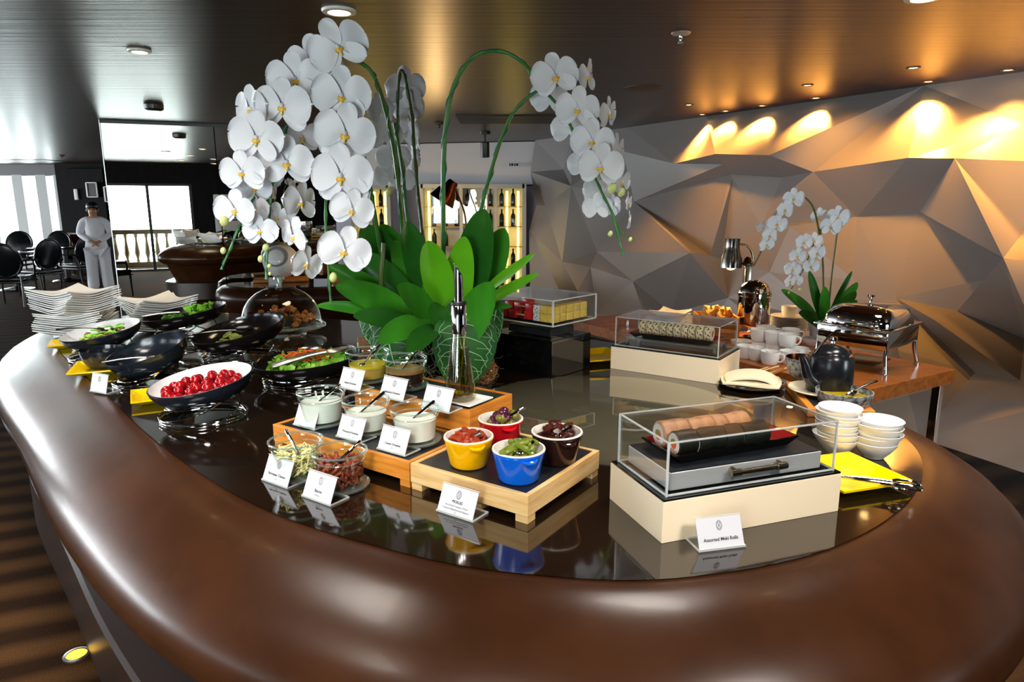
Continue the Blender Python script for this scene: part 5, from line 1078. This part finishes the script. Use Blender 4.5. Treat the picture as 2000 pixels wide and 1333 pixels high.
# ================================================================== side table by the faceted wall
TK = G(1845, 727, ZTAB); tw_, ti = WW.copy(), WI.copy()
tb = thing('side_table', 'orange-brown wooden side table on chrome legs beside the faceted wall', 'table', (TK.x, TK.y, 0))
TL, TD = 2.55, .80
Mt = Matrix(((tw_.x, ti.x, 0, 0), (tw_.y, ti.y, 0, 0), (0, 0, 1, 0), (0, 0, 0, 1)))
B().box((TL / 2, TD / 2 - .06, ZTAB - .04), (TL, TD + .12, .08), Mt, .003).obj('top', M['wood_r'], tb, smooth=False)
B().box((TL / 2, TD / 2 - .06, ZTAB - .095), (TL - .1, TD, .03), Mt).obj('underframe', M['chrome'], tb, smooth=False)
for x in (.05, TL - .06):
    for y in (-.05, TD - .08): B().box((x, y, (ZTAB - .05) / 2), (.045, .045, ZTAB - .05), Mt, .003).obj('leg', M['chrome'], tb, smooth=False)
def tpos(u, v, z=ZTAB):
    p = G(u, v, z); return Vector((p.x, p.y, z + .001))
# chafing dish
cf = thing('chafing_dish', 'rectangular chrome chafing dish with domed lid on four legs', 'chafing dish', tpos(1688, 712), math.radians(41))
lx, ly = .46, .40
for x in (-1, 1):
    for y in (-1, 1):
        B().tube([(x * lx * .46, y * ly * .46, .20), (x * lx * .47, y * ly * .47, .10), (x * lx * .51, y * ly * .51, .012)], [.016, .013, .011], 10).obj('leg', M['chrome'], cf)
        B().lathe([(.018, 0), (.018, .012), (.012, .016)], 14, (x * lx * .51, y * ly * .51, 0)).obj('foot', M['chrome'], cf)
B().box((0, 0, .195), (lx, ly, .115), bev=.014).obj('body', M['chrome'], cf)
B().box((0, 0, .252), (lx + .03, ly + .03, .012), bev=.004).obj('rim', M['chrome'], cf)
rs = []
for k, z in ((1.0, .26), (1.0, .275), (.96, .31), (.84, .345), (.62, .365), (.001, .372)):
    rs.append([(math.copysign(abs(math.cos(a)) ** .45, math.cos(a)) * lx / 2 * k, math.copysign(abs(math.sin(a)) ** .45, math.sin(a)) * ly / 2 * k, z) for a in [2 * PI * i / 40 for i in range(40)]])
B().rings(rs, True).obj('lid', M['chrome'], cf, ang=70)
B().lathe([(.008, .368), (.008, .395), (.020, .405), (.020, .418), (.001, .422)], 16).obj('knob', M['chrome'], cf)
for s_ in (-1, 1): B().tube(cat_rom([(lx / 2 * .7, s_ * .06 + .0, .31), (lx / 2 + .05, s_ * .05, .33), (lx / 2 + .05, 0, .335)], 5), .008, 8).obj('lid_handle', M['chrome'], cf)
B().box((0, 0, .03), (.24, .2, .012), bev=.003).obj('lower_shelf', M['steel_dark'], cf)
# soup kettle and heat lamp
k = thing('soup_kettle', 'round chrome soup kettle with domed lid under the heat lamp', 'kettle', tpos(1468, 660))
R = pxm(60, 1468, 660, ZTAB) / 2
for i in range(3):
    a = -PI / 2 + i * 2 * PI / 3; B().tube([(R * .95 * math.cos(a), R * .95 * math.sin(a), .13), (R * 1.0 * math.cos(a), R * 1.0 * math.sin(a), 0.0)], [.02, .014], 10).obj('leg', M['chrome'], k)
B().lathe([(R * .5, .08), (R * .92, .10), (R, .13), (R, .30), (R * 1.06, .305), (R * 1.06, .325), (R, .33)], 36).obj('body', M['chrome'], k)
B().lathe([(R * 1.02, .331), (R * .98, .35), (R * .75, .385), (R * .35, .41), (.001, .415)], 36).obj('lid', M['chrome'], k)
B().lathe([(.02, .0), (.06, .005), (.06, .012), (.001, .014)], 20).obj('burner', M['copper'], k)
zL = Dy(1470, 520, k.location.y).z
l_ = thing('heat_lamp', 'chrome gooseneck heat lamp with flared shade above the soup kettle', 'lamp', (k.location.x + .01, k.location.y + R + .10, ZTAB))
H1 = zL - ZTAB
B().box((0, 0, .01), (.16, .10, .02), bev=.004).obj('base', M['chrome'], l_)
B().box((0, 0, H1 / 2), (.05, .05, H1), bev=.004).obj('post', M['steel_dark'], l_)
B().lathe([(.04, H1 - .02), (.045, H1), (.03, H1 + .03), (.012, H1 + .05)], 18).obj('collar', M['chrome'], l_)
qs = [Dy(u, v, l_.location.y) - l_.location for u, v in ((1470, 515), (1470, 500), (1464, 485), (1452, 478), (1440, 480), (1432, 484))]
B().tube(cat_rom(qs, 6), .008, 10).obj('gooseneck', M['brass'], l_)
sc0 = Dy(1431, 466, l_.location.y) - l_.location; s1 = (l_.location.y) / F
B().lathe([(15 * s1, 0), (14 * s1, -14 * s1), (15 * s1, -22 * s1), (20 * s1, -38 * s1), (21 * s1, -56 * s1)], 30, tuple(sc0), cap1=False).obj('shade', M['steel_dark'], l_)
B().ball(tuple(sc0 + Vector((0, 0, -48 * s1))), 13 * s1, 14).obj('bulb', M['warm'], l_)
ll = bpy.data.lights.new('heat_lamp_glow', 'POINT'); ll.energy = 14; ll.color = (1, .6, .22); ll.shadow_soft_size = .04
lo = bpy.data.objects.new('heat_lamp_glow', ll); COL.objects.link(lo); lo.parent = l_; lo.location = sc0 + Vector((0, 0, -62 * s1))
# crate of bread
cr = thing('bread_crate', 'small orange wooden crate with a handle slot, full of bread', 'crate', tpos(1396, 655), math.atan2(tw_.y, tw_.x) + PI / 2 + .95)
cw, cd_, ch_ = .30, .26, .15
for c, d in (((0, -cd_ / 2, ch_ * .24), (cw, .014, ch_ * .48)), ((0, -cd_ / 2, ch_ * .86), (cw, .014, ch_ * .28)), ((-cw * .38, -cd_ / 2, ch_ * .6), (cw * .24, .014, ch_ * .26)), ((cw * .38, -cd_ / 2, ch_ * .6), (cw * .24, .014, ch_ * .26)), ((0, cd_ / 2, ch_ / 2), (cw, .014, ch_)), ((-cw / 2, 0, ch_ / 2), (.014, cd_, ch_)), ((cw / 2, 0, ch_ / 2), (.014, cd_, ch_)), ((0, 0, .008), (cw - .02, cd_ - .02, .012))): B().box(c, d, None, .001).obj('board', M['wood_o'], cr, smooth=False)
bc = chunk(9, .05).mesh('piece', M['bread'])
for i in range(12):
    o = link('bread_piece', bc); a = i * 2.4; q = Vector((cw * .34 * math.sqrt(i / 12) * math.cos(a), cd_ * .32 * math.sqrt(i / 12) * math.sin(a), ch_ * .92 + .02 * (i % 2))); o.location = cr.location + Matrix.Rotation(cr.rotation_euler.z, 3, 'Z') @ q; o.rotation_euler = (a, a * 2, a); tag(o, 'golden piece of bread heaped in the wooden crate', 'bread', 'bread in the crate')
for i in range(6):
    o = link('side_plate', pme); q = tpos(1306, 640); o.location = (q.x, q.y, q.z + i * .012); o.rotation_euler = (0, 0, .5 + .12 * i); o.scale = (.8, .8, .8); tag(o, 'white square side plate stacked beside the bread crate', 'plate', 'side plates beside the crate')
o = link('paper_napkin', plate_mesh(.12, .02, .012)); q = tpos(1308, 640); o.location = (q.x, q.y, q.z + .092); o.rotation_euler = (0, 0, .9); o.data.materials[0] = M['paper']; tag(o, 'folded pale napkin on top of the side plates', 'napkin')
# cups, saucers
def cup_meshes(R, h):
    body = B().lathe([(R * .72, 0), (R * .80, .004), (R * .97, h * .5), (R, h), (R * .95, h), (R * .90, h * .5), (R * .70, .008), (.001, .006)], 28).mesh('body', M['white'])
    hd = B().tube(cat_rom([(R * .95, 0, h * .85), (R * 1.42, 0, h * .84), (R * 1.46, 0, h * .55), (R * 1.2, 0, h * .28), (R * .90, 0, h * .24)], 5), R * .10, 8).mesh('handle', M['white'])
    return body, hd
cR = pxm(37, 1500, 708, ZTAB) / 2; CH = cR * 1.35; cms = cup_meshes(cR, CH)
def cup(p, rz, label, grp=None):
    t = thing('coffee_cup', label, 'cup', p, rz, grp); link('body', cms[0], t); link('handle', cms[1], t)
LOWC = ['nearest the soup kettle', 'second along the front row', 'third along the front row', 'fourth along the front row', 'nearest the chafing dish', 'behind the front row by the kettle', 'behind the middle of the front row', 'behind the front row by the saucers']
UPC = ['nearest the soup kettle', 'second from the kettle', 'in front by the teapot', 'behind the front one by the teapot', 'at the back of the upper layer']
low = [(1455, 699), (1478, 703), (1503, 711), (1540, 710), (1560, 704), (1484, 690), (1512, 695), (1530, 690)]
for i, (u, v) in enumerate(low): cup(tpos(u, v), -1.2 + .2 * (i % 3), 'white coffee cup of the lower layer, %s' % LOWC[i], 'lower layer of cups')
for i, (u, v) in enumerate([(1481, 690), (1509, 696), (1535, 701), (1541, 689), (1495, 683)]):
    p = tpos(u, v); cup(Vector((p.x, p.y, ZTAB + .001 + CH + .001)), -1.2 + .15 * i, 'white coffee cup standing on the lower cups, %s' % UPC[i], 'upper layer of cups')
sR = pxm(68, 1538, 656, ZTAB) / 2
sme = B().lathe([(sR * .5, 0), (sR * .62, .003), (sR, .016), (sR, .019), (sR * .6, .007), (.001, .006)], 32).mesh('saucer', M['white'])
for i in range(14):
    o = link('saucer', sme); o.location = tpos(1538, 657) + Vector((0, 0, i * .0102)); tag(o, 'white saucer, %s from the top of the saucer stack' % ORD[13 - i], 'saucer', 'stacked saucers')
cup(tpos(1538, 657) + Vector((0, 0, 14 * .0102)), -.3, 'single white cup on top of the saucer stack')
for u, v, lab in ((1448, 680, 'small white sauce bowl between the kettle and the cups'), (1588, 675, 'wide white dish beside the chafing dish')):
    o = B().lathe([(cR * .6, 0), (cR * 1.1, .03), (cR * 1.25, .05), (cR * 1.18, .05), (cR * .6, .012), (.001, .01)], 28).obj('white_dish', M['white']); o.location = tpos(u, v); tag(o, lab, 'dish')
# small orchid
ps = tpos(1612, 672); OS = thing('small_orchid', 'small white orchid with two arching stems on the side table', 'orchid', ps); bpy.context.view_layer.update()
ysm = ps.y
B().rings([[(x * k, y * k, z) for x, y in ((-.09, -.09), (.09, -.09), (.09, .09), (-.09, .09))] for k, z in ((.8, 0), (1, .15), (.95, .15), (.9, .12), (.001, .12))], True, True).obj('pot', M['wall_w'], OS, ang=20)
stem(OS, [(1608, 610, ysm), (1607, 520, ysm), (1602, 470, ysm - .05), (1590, 410, ysm - .1), (1570, 385, ysm - .1), (1545, 384, ysm - .1), (1515, 430, ysm - .1), (1485, 495, ysm - .1), (1472, 520, ysm - .1)], 2.6, 'stem_d', wire=False)
stem(OS, [(1618, 600, ysm), (1626, 520, ysm), (1635, 450, ysm), (1634, 420, ysm)], 2.6, 'stem_d', wire=False)
stem(OS, [(1602, 470, ysm), (1600, 450, ysm), (1572, 520, ysm - .1), (1545, 565, ysm - .1)], 2.0, 'stem_d', wire=False)
for a_ in ((1550, 388, 20, -.12), (1533, 410, 20, -.12), (1518, 437, 20, -.12), (1503, 460, 18, -.12), (1497, 478, 16, -.12), (1490, 445, 13, 0), (1637, 425, 22, -.05), (1622, 442, 22, -.08), (1600, 422, 16, -.02), (1570, 473, 17, -.12), (1590, 470, 17, -.06), (1596, 494, 18, -.12), (1557, 500, 17, -.12), (1584, 520, 16, -.12), (1548, 526, 16, -.12), (1562, 524, 14, -.06), (1543, 550, 13, -.12), (1556, 548, 12, -.12)): flower(OS, a_[0], a_[1], a_[2], ysm + a_[3], random.uniform(-15, 20), 6, random.uniform(-10, 10))
for b_, t_, w_, m_, ar in [((1608, 640, ysm), (1580, 530, ysm - .1), 20, 'leaf_d', 0), ((1608, 640, ysm), (1526, 566, ysm - .1), 20, 'leaf', 12), ((1608, 640, ysm), (1545, 575, ysm - .15), 22, 'leaf', 4), ((1612, 640, ysm), (1675, 552, ysm - .1), 22, 'leaf', 6), ((1612, 640, ysm), (1672, 570, ysm - .15), 24, 'leaf_d', 8), ((1610, 640, ysm), (1664, 530, ysm - .05), 12, 'leaf_d', 8), ((1612, 645, ysm), (1640, 600, ysm - .2), 26, 'leaf_d', 10), ((1606, 645, ysm), (1560, 612, ysm - .2), 24, 'leaf_d', 14), ((1608, 645, ysm), (1610, 560, ysm - .1), 24, 'leaf', 0), ((1612, 645, ysm), (1655, 610, ysm - .15), 20, 'leaf_d', 12)]: leaf(OS, b_, t_, w_, m_, ar)
bud(OS, 1563, 566, 4, ysm - .1); bud(OS, 1540, 572, 3, ysm - .1)
# ================================================================== things on the lower counter by the mirror
def zat(u, v, y): return Dy(u, v, y)
p = G(553, 549, Z2); y2 = p.y
o = B().box((0, 0, .02), (.66, .34, .04), bev=.012).obj('serving_board', M['wood_o']); o.location = (p.x, p.y - .06, Z2 + .003); o.rotation_euler = (0, 0, .3); tag(o, 'thick wooden board under the white egg-shaped pod', 'board')
eg = thing('egg_pod', 'white egg-shaped display pod with a grey round opening', 'pod', (p.x + .01, p.y - .06, Z2 + .0445)); r_ = .215
rs = []
B().lathe([(.001, 0)] + [(r_ * math.sin(a) * (1.03), r_ * .97 - r_ * .97 * math.cos(a)) for a in [PI * i / 18 for i in range(1, 18)]] + [(.001, r_ * 1.94)], 32).obj('shell', M['white'], eg)
Mx = TR((0, 0, r_), rx=math.radians(-58))
B().lathe([(r_ * .56, r_ * -.80 - .02), (r_ * .60, r_ * -.83), (r_ * .50, r_ * -.885), (.001, r_ * -.90)], 28, M=TR((0, 0, r_ * .98), rx=math.radians(-112)), sx=1.15).obj('opening', M['wall_g'], eg)
def plain_card(u, v, z, w, h, label, dy=0.0):
    q = G(u, v, z); t = thing('small_card', label, 'sign', (q.x, q.y + dy, z + .003))
    B().box((0, 0, h / 2), (w, .004, h), TR(rx=math.radians(-15))).obj('card', M['card'], t, smooth=False); B().box((0, .03, .002), (w, .07, .003)).obj('foot', M['acrylic'], t, smooth=False)
plain_card(553, 552, Z2 + .0, .15, .09, 'small white card in front of the egg-shaped pod', -.30); plain_card(626, 560, Z2, .16, .09, 'small white card beside the egg-shaped pod')
for u, v, lab in ((690, 535, 'wooden box of orange pastries behind the low orchid flower'), (1000, 520, 'orange pastry box behind the fruit tower')):
    if u > 900: continue
    q = Dy(u, v, 8.6); t = thing('pastry_box', lab, 'box', (q.x, q.y, Z2 + .003), .3)
    for c, d in (((0, -.16, .06), (.5, .02, .12)), ((0, .16, .06), (.5, .02, .12)), ((-.25, 0, .06), (.02, .3, .12)), ((.25, 0, .06), (.02, .3, .12)), ((0, 0, .01), (.48, .3, .02))): B().box(c, d, None, .002).obj('board', M['wood_o'], t, smooth=False)
    for i in range(14):
        o = link('pastry', bc); a = i * 2.4; qq = Vector((.18 * math.sqrt(i / 14) * math.cos(a), .11 * math.sqrt(i / 14) * math.sin(a), .125 + .05 * (i % 3))); o.location = t.location + qq; o.rotation_euler = (a, 2 * a, 0); tag(o, 'golden pastry heaped in the box near the mirror', 'pastry', 'pastries near the mirror')
# copper heat lamp
q0 = Dy(885, 480, 9.0); hl = thing('copper_heat_lamp', 'copper heat lamp leaning over the food beyond the orchids', 'lamp', (q0.x + .1, 9.0, Z2))
L0 = hl.location; s1 = 9.0 / F
pts = [Dy(u, v, 9.0) - L0 for u, v in ((912, 470), (908, 420), (896, 385), (889, 366))]
B().lathe([(.12, .0), (.12, .02), (.03, .03)], 20, (pts[0].x, 0, .004)).obj('base', M['copper'], hl)
B().tube([(pts[0].x, 0, .02)] + cat_rom(pts, 4), .012, 8).obj('arm', M['copper'], hl)
hc = Dy(884, 358, 9.0) - L0; Ml = Matrix.Translation(hc) @ Matrix.Rotation(math.radians(33), 4, 'Y')
B().lathe([(.06, .03), (.075, 0), (.08, -.06), (.13, -.13), (.17, -.25), (.175, -.27)], 26, M=Ml, cap1=False).obj('shade', M['copper'], hl)
B().ball((0, 0, -.19), .06, 14, M=Ml).obj('bulb', M['warm_dim'], hl)
ll = bpy.data.lights.new('copper_lamp_glow', 'POINT'); ll.energy = 25; ll.color = (1, .62, .25); ll.shadow_soft_size = .06
lo = bpy.data.objects.new('copper_lamp_glow', ll); COL.objects.link(lo); lo.parent = hl; lo.location = Ml @ Vector((0, 0, -.34))
# ================================================================== wine coolers
def cooler(u0, u1, v0, label, y, posts, nb, lab2, z0=.25):
    a, c = Dy(u0, v0, y), Dy(u1, v0, y); w, h = c.x - a.x, a.z - z0
    t = thing('wine_cooler', label, 'wine cooler', ((a.x + c.x) / 2, y, 0))
    B().box((0, .31, z0 + h / 2), (w, .02, h)).obj('back_panel', M['wall_w'], t, smooth=False)  # pale colour stands in for windows reflected in the glass doors
    for s_ in (-1, 1): B().box((s_ * w / 2, .15, z0 + h / 2), (.03, .30, h)).obj('side_panel', M['greybox'], t, smooth=False)
    for z in (z0, z0 + h): B().box((0, .15, z), (w, .30, .03)).obj('end_panel', M['greybox'], t, smooth=False)
    for s_ in (-1, 1): B().box((s_ * w / 2, -.01, z0 + h / 2), (.06, .04, h + .06)).obj('frame_post', M['frame_w'], t, smooth=False)
    for z in (z0, z0 + h): B().box((0, -.01, z), (w, .04, .06)).obj('frame_rail', M['frame_w'], t, smooth=False)
    xs = [-w / 2] + [(u - (u0 + u1) / 2) / (u1 - u0) * w for u in posts] + [w / 2]
    for x in xs[1:-1]: B().box((x, -.012, z0 + h / 2), (.05, .035, h)).obj('frame_post', M['frame_w'], t, smooth=False)
    for x0, x1 in zip(xs[:-1], xs[1:]): B().box(((x0 + x1) / 2, .0, z0 + h / 2), (x1 - x0 - .05, .006, h - .05)).obj('glass_door', M['glass'], t, smooth=False)
    for x in [xs[0] + .09, xs[-1] - .09, xs[-1] - .26]: B().box((x, .2, z0 + h / 2), (.035, .02, h * .92)).obj('light_strip', M['led'], t, smooth=False)
    n = 0
    for k_ in range(5):
        z = z0 + .18 + k_ * .30
        if z > z0 + h - .15: break
        B().box((0, .17, z), (w - .05, .2, .012)).obj('shelf', M['gold_foil'], t, smooth=False)
        for i in range(nb):
            x = -w / 2 + .08 + (w - .16) * (i + .5) / nb
            if abs((i * 7 + k_ * 3) % 5) == 0: continue
            o = link('wine_bottle', BOT); o.location = (t.location.x + x, y + .15, z + .007); tag(o, lab2, 'bottle', lab2[:40]); n += 1
BOT = B().lathe([(.036, 0), (.038, .01), (.038, .15), (.030, .18), (.014, .20), (.013, .245), (.016, .246), (.016, .26)], 12).mesh('bottle', M['bottle_k'])
cooler(822, 1024, 364, 'tall glass-fronted wine cooler lit yellow beside the faceted wall', 10.45, (900, 968), 8, 'dark wine bottle on a shelf of the wide wine cooler')
cooler(687, 758, 366, 'narrow glass-fronted wine cooler behind the white cascade', 10.9, (722,), 3, 'dark wine bottle on a shelf of the narrow wine cooler')
wl_ = bpy.data.lights.new('cooler_fill', 'AREA'); wl_.energy = 34; wl_.size = 1.2; wl_.size_y = .1; wl_.shape = 'RECTANGLE'; wl_.color = (1, .93, .8)
lo = bpy.data.objects.new('cooler_fill', wl_); COL.objects.link(lo); lo.location = (-.6, 10.62, 1.92)  # added lamp, brightens the inside to imitate windows reflected in the glass
q = Dy(1003, 322, 10.92); o = thing('exit_sign', 'small white illuminated exit sign on the pale bulkhead', 'sign', q)
B().box((0, 0, 0), (.17, .03, .075), bev=.004).obj('case', M['white_fix'], o, smooth=False)
for x, w_ in ((-.055, .02), (-.02, .03), (.02, .02), (.055, .03)): B().box((x, -.017, .0), (w_, .004, .04)).obj('mark', M['ink'], o, smooth=False)
# ================================================================== far dining area
def oval(c, rx, rz, n=24, y=0.0): return [(c[0] + rx * math.cos(2 * PI * i / n), c[1] + y, c[2] + rz * math.sin(2 * PI * i / n)) for i in range(n)]
def make_chair():
    t = thing('dining_chair', '', 'chair')
    B().box((0, 0, .45), (.54, .52, .09), bev=.03).obj('seat', M['leather'], t)
    B().box((0, 0, .40), (.55, .53, .03), bev=.006).obj('apron', M['chairwood'], t)
    Mb = TR((0, -.25, .76), rx=math.radians(12))
    B().tube(oval((0, 0, 0), .26, .28), .022, 8, True, M=Mb).obj('back_frame', M['chairwood'], t)
    B().rings([oval((0, 0, 0), .24 * k, .26 * k, 24, y) for k, y in ((.001, -.035), (.7, -.03), (1, -.01), (1, .01), (.7, .035), (.001, .045))], True, M=Mb).obj('backrest', M['leather'], t)
    for s_ in (-1, 1):
        B().tube(cat_rom([(s_ * .25, .22, .44), (s_ * .25, .225, .2), (s_ * .25, .235, 0)], 4), [.022 - .0012 * i for i in range(9)], 8).obj('leg', M['chairwood'], t)
        B().tube(cat_rom([(s_ * .22, -.24, .50), (s_ * .23, -.27, .25), (s_ * .24, -.33, 0)], 4), [.022 - .0012 * i for i in range(9)], 8).obj('leg', M['chairwood'], t)
        B().tube(cat_rom([(s_ * .25, -.27, .68), (s_ * .30, -.05, .68), (s_ * .30, .12, .66), (s_ * .27, .16, .46)], 5), .018, 8).obj('armrest', M['chairwood'], t)
        B().tube([(s_ * .18, -.24, .42), (s_ * .16, -.25, .55)], .018, 8).obj('back_post', M['chairwood'], t)
    return t
ch0 = make_chair(); first = [True]
def chair(u, v, rz, label, grp='oval-backed dining chairs', loc=None):
    p = loc or G(u, v, 0); o = ch0 if first[0] else copy_tree(ch0); first[0] = False
    o.location = (p.x, p.y, .001); o.rotation_euler = (0, 0, math.radians(rz)); o['label'] = label; o['group'] = grp
chair(32, 596, 15, 'black oval-backed armchair nearest the camera at the far tables, back turned')
chair(84, 577, 75, 'black oval-backed armchair seen from the side between two far tables')
chair(38, 543, 195, 'black oval-backed armchair standing before the windows, facing the camera')
chair(-6, 556, 250, 'black oval-backed armchair cut by the picture edge')
chair(160, 562, 75, 'black oval-backed armchair just behind the standing person')
chair(112, 541, 185, 'black oval-backed armchair across the second far table')
def dtable(u, v, label, r=.55, loc=None, rect=True, mt='tabletop', h=.75):
    p = loc or G(u, v, 0); t = thing('dining_table', label, 'table', (p.x, p.y, .001), .2)
    B().box((0, 0, h - .02), (r * 2, r * 1.7, .035), bev=.006).obj('top', M[mt], t)
    B().lathe([(.05, .05), (.05, h - .04)], 16).obj('column', M['chairwood'], t)
    B().lathe([(.30, 0), (.29, .02), (.10, .05), (.05, .07)], 24).obj('base', M['chairwood'], t)
    return t
dtable(36, 566, 'dark square dining table between the oval-backed chairs nearest the windows'); dtable(134, 549, 'dark square dining table beside the standing person')
for i, (u, v) in enumerate(((66, 489), (112, 487), (140, 486))):
    q = Dy(u, v, 12.9); o = B().box((0, 0, .01), (.14, .10, .02), bev=.004).obj('place_setting', M['white'] if i % 2 else M['leather']); o.location = (G((36, 134, 134)[i], (566, 549, 549)[i], 0).x + (.1, -.2, .2)[i], G((36, 134, 134)[i], (566, 549, 549)[i], 0).y, .736); tag(o, ('dark menu folder lying on the far table by the windows', 'white folded napkin on the table beside the person', 'dark menu folder on the table beside the person')[i], 'table setting')
p = Dy(150, 476, 16.3)
t = thing('bucket_stand', 'slim dark pedestal table carrying a copper bucket by the windows', 'table', (p.x, 16.3, .001))
B().lathe([(.18, 0), (.18, .015), (.02, .03), (.02, p.z - .03), (.22, p.z - .02), (.22, p.z - .004)], 20).obj('pedestal', M['chairwood'], t)
t = thing('copper_bucket', 'copper ice bucket draped with a white cloth by the windows', 'bucket', (p.x, 16.3, p.z))
B().lathe([(.10, 0), (.13, .10), (.145, .22), (.135, .22), (.001, .2)], 24).obj('pail', M['copper'], t); B().box((-.05, 0, .235), (.50, .26, .02), bev=.008).obj('cloth', M['paper'], t)
p = Dy(215, 470, 15.6); t = thing('sideboard', 'dark low sideboard against the far panelling', 'sideboard', (p.x + .4, 16.3, .001))
B().box((0, 0, .45), (2.2, .5, .88), bev=.01).obj('body', M['wall_d'], t); B().box((0, -.01, .91), (2.3, .56, .03), bev=.004).obj('top', M['chairwood'], t)
o = B().lathe([(.05, 0), (.07, .08), (.05, .16), (.03, .24), (.05, .26)], 16).obj('brass_vase', M['brass']); o.location = (p.x + .05, 16.25, .928); tag(o, 'small brass vase on the far sideboard', 'vase')
# things mirrored only: cafe table and chairs left of the buffet
dtable(0, 0, 'small dark cafe table near the terrace door, seen in the mirror', .36, loc=Vector((-4.1, 4.4, 0)), h=.73)
chair(0, 0, 250, 'black oval-backed armchair at the cafe table, seen in the mirror', 'chairs at the cafe table', loc=Vector((-3.75, 3.35, 0)))
chair(0, 0, 10, 'second black armchair at the cafe table, seen in the mirror', 'chairs at the cafe table', loc=Vector((-4.8, 4.0, 0)))
t = thing('air_conditioner', 'tall white floor-standing air conditioner beside the terrace door', 'air conditioner', bw(1.75, .001, .25), math.atan2(BWD.y, BWD.x))
B().box((0, 0, .95), (.55, .34, 1.88), bev=.015).obj('cabinet', M['wall_w'], t)
for k_ in range(8): B().box((0, .175, 1.25 + k_ * .06), (.46, .012, .03)).obj('louvre', M['frame_d'], t, smooth=False)
# ================================================================== person
def skin_obj(name, V, E_, parent, mt, sub=2):
    me = bpy.data.meshes.new(name); me.from_pydata([v[:3] for v in V], E_, []); me.materials.append(mt)
    o = bpy.data.objects.new(name, me); COL.objects.link(o)
    if parent: o.parent = parent
    m_ = o.modifiers.new('skin', 'SKIN'); m_.use_smooth_shade = True
    for i, v in enumerate(V):
        d = me.skin_vertices[0].data[i]; d.radius = (v[3], v[4] if len(v) > 4 else v[3]); d.use_root = (i == 0)
    s_ = o.modifiers.new('sub', 'SUBSURF'); s_.levels = sub; s_.render_levels = sub
    return o
pp_ = G(200, 574, 0)
V = [(0, 0, .90, .14, .10), (0, 0, 1.08, .12, .09), (0, .01, 1.27, .14, .10), (0, .01, 1.38, .07), (0, 0, 1.45, .048), (0, -.015, 1.52, .075, .085), (0, -.01, 1.60, .062, .075)]
E_ = [(0, 1), (1, 2), (2, 3), (3, 4), (4, 5), (5, 6)]
for s_ in (-1, 1):
    b0 = len(V)
    V += [(s_ * .15, .01, 1.35, .055), (s_ * .215, .04, 1.12, .042), (s_ * .065, -.16, .985, .028), (s_ * .022, -.19, .955, .026, .018)]
    E_ += [(3, b0), (b0, b0 + 1), (b0 + 1, b0 + 2), (b0 + 2, b0 + 3)]
    for k_ in range(4):
        f0 = len(V); V += [(-s_ * (.005 + .01 * k_), -.20 - .004 * k_, .945 - .012 * k_, .009), (-s_ * (.035 + .006 * k_), -.195, .93 - .012 * k_, .008)]; E_ += [(b0 + 3, f0), (f0, f0 + 1)]
    f0 = len(V); V += [(s_ * .01, -.205, .975, .009), (-s_ * .012, -.21, .98, .008)]; E_ += [(b0 + 3, f0), (f0, f0 + 1)]
    h0 = len(V); V += [(s_ * .085, 0, .86, .085), (s_ * .095, -.005, .48, .055), (s_ * .10, .01, .10, .04), (s_ * .11, -.12, .035, .038, .03)]; E_ += [(0, h0), (h0, h0 + 1), (h0 + 1, h0 + 2), (h0 + 2, h0 + 3)]
pe = skin_obj('person', V, E_, None, M['skin']); pe.location = (pp_.x, pp_.y, .003); pe.rotation_euler = (0, 0, math.radians(26)); pe.scale = (1.12, 1.08, 1.0); tag(pe, 'person in a white uniform standing with hands clasped near the windows', 'person')
V = [(0, 0, .78, .195, .155), (0, 0, .90, .18, .145), (0, 0, 1.08, .145, .115), (0, .01, 1.27, .165, .125), (0, .01, 1.385, .085)]; E_ = [(0, 1), (1, 2), (2, 3), (3, 4)]
for s_ in (-1, 1):
    b0 = len(V); V += [(s_ * .16, .01, 1.345, .075), (s_ * .23, .04, 1.12, .062), (s_ * .060, -.165, .98, .045)]; E_ += [(4, b0), (b0, b0 + 1), (b0 + 1, b0 + 2)]
skin_obj('jacket', V, E_, pe, M['suit'])
V = [(0, 0, .86, .135, .11)]; E_ = []
for s_ in (-1, 1):
    b0 = len(V); V += [(s_ * .09, 0, .80, .115), (s_ * .10, 0, .48, .092), (s_ * .11, .0, .07, .095)]; E_ += [(0, b0), (b0, b0 + 1), (b0 + 1, b0 + 2)]
skin_obj('trousers', V, E_, pe, M['suit'])
hb = B(); hb.ball((0, .036, 1.618), .092, 14, (1, 1.0, .95)); hb.ball((0, .10, 1.60), .045, 10); hb.obj('hair', M['hair'], pe)
for s_ in (-1, 1): B().ball((s_ * .032, -.098, 1.565), .010, 8).obj('eye', M['hair'], pe); B().tube([(s_ * .018, -.098, 1.585), (s_ * .05, -.09, 1.587)], .004, 6).obj('eyebrow', M['hair'], pe); B().ball((s_ * .082, .0, 1.55), .02, 8, (.5, .8, 1.3)).obj('ear', M['skin'], pe); B().ball((s_ * .11, -.09, .035), .05, 10, (.9, 2.0, .65)).obj('shoe', M['black_fix'], pe)
B().ball((0, -.105, 1.540), .014, 8, (.8, 1, 1.5)).obj('nose', M['skin'], pe); B().tube([(-.025, -.094, 1.505), (0, -.10, 1.503), (.025, -.094, 1.505)], .005, 6).obj('mouth', mat('lips', '9A4A42', .4), pe)
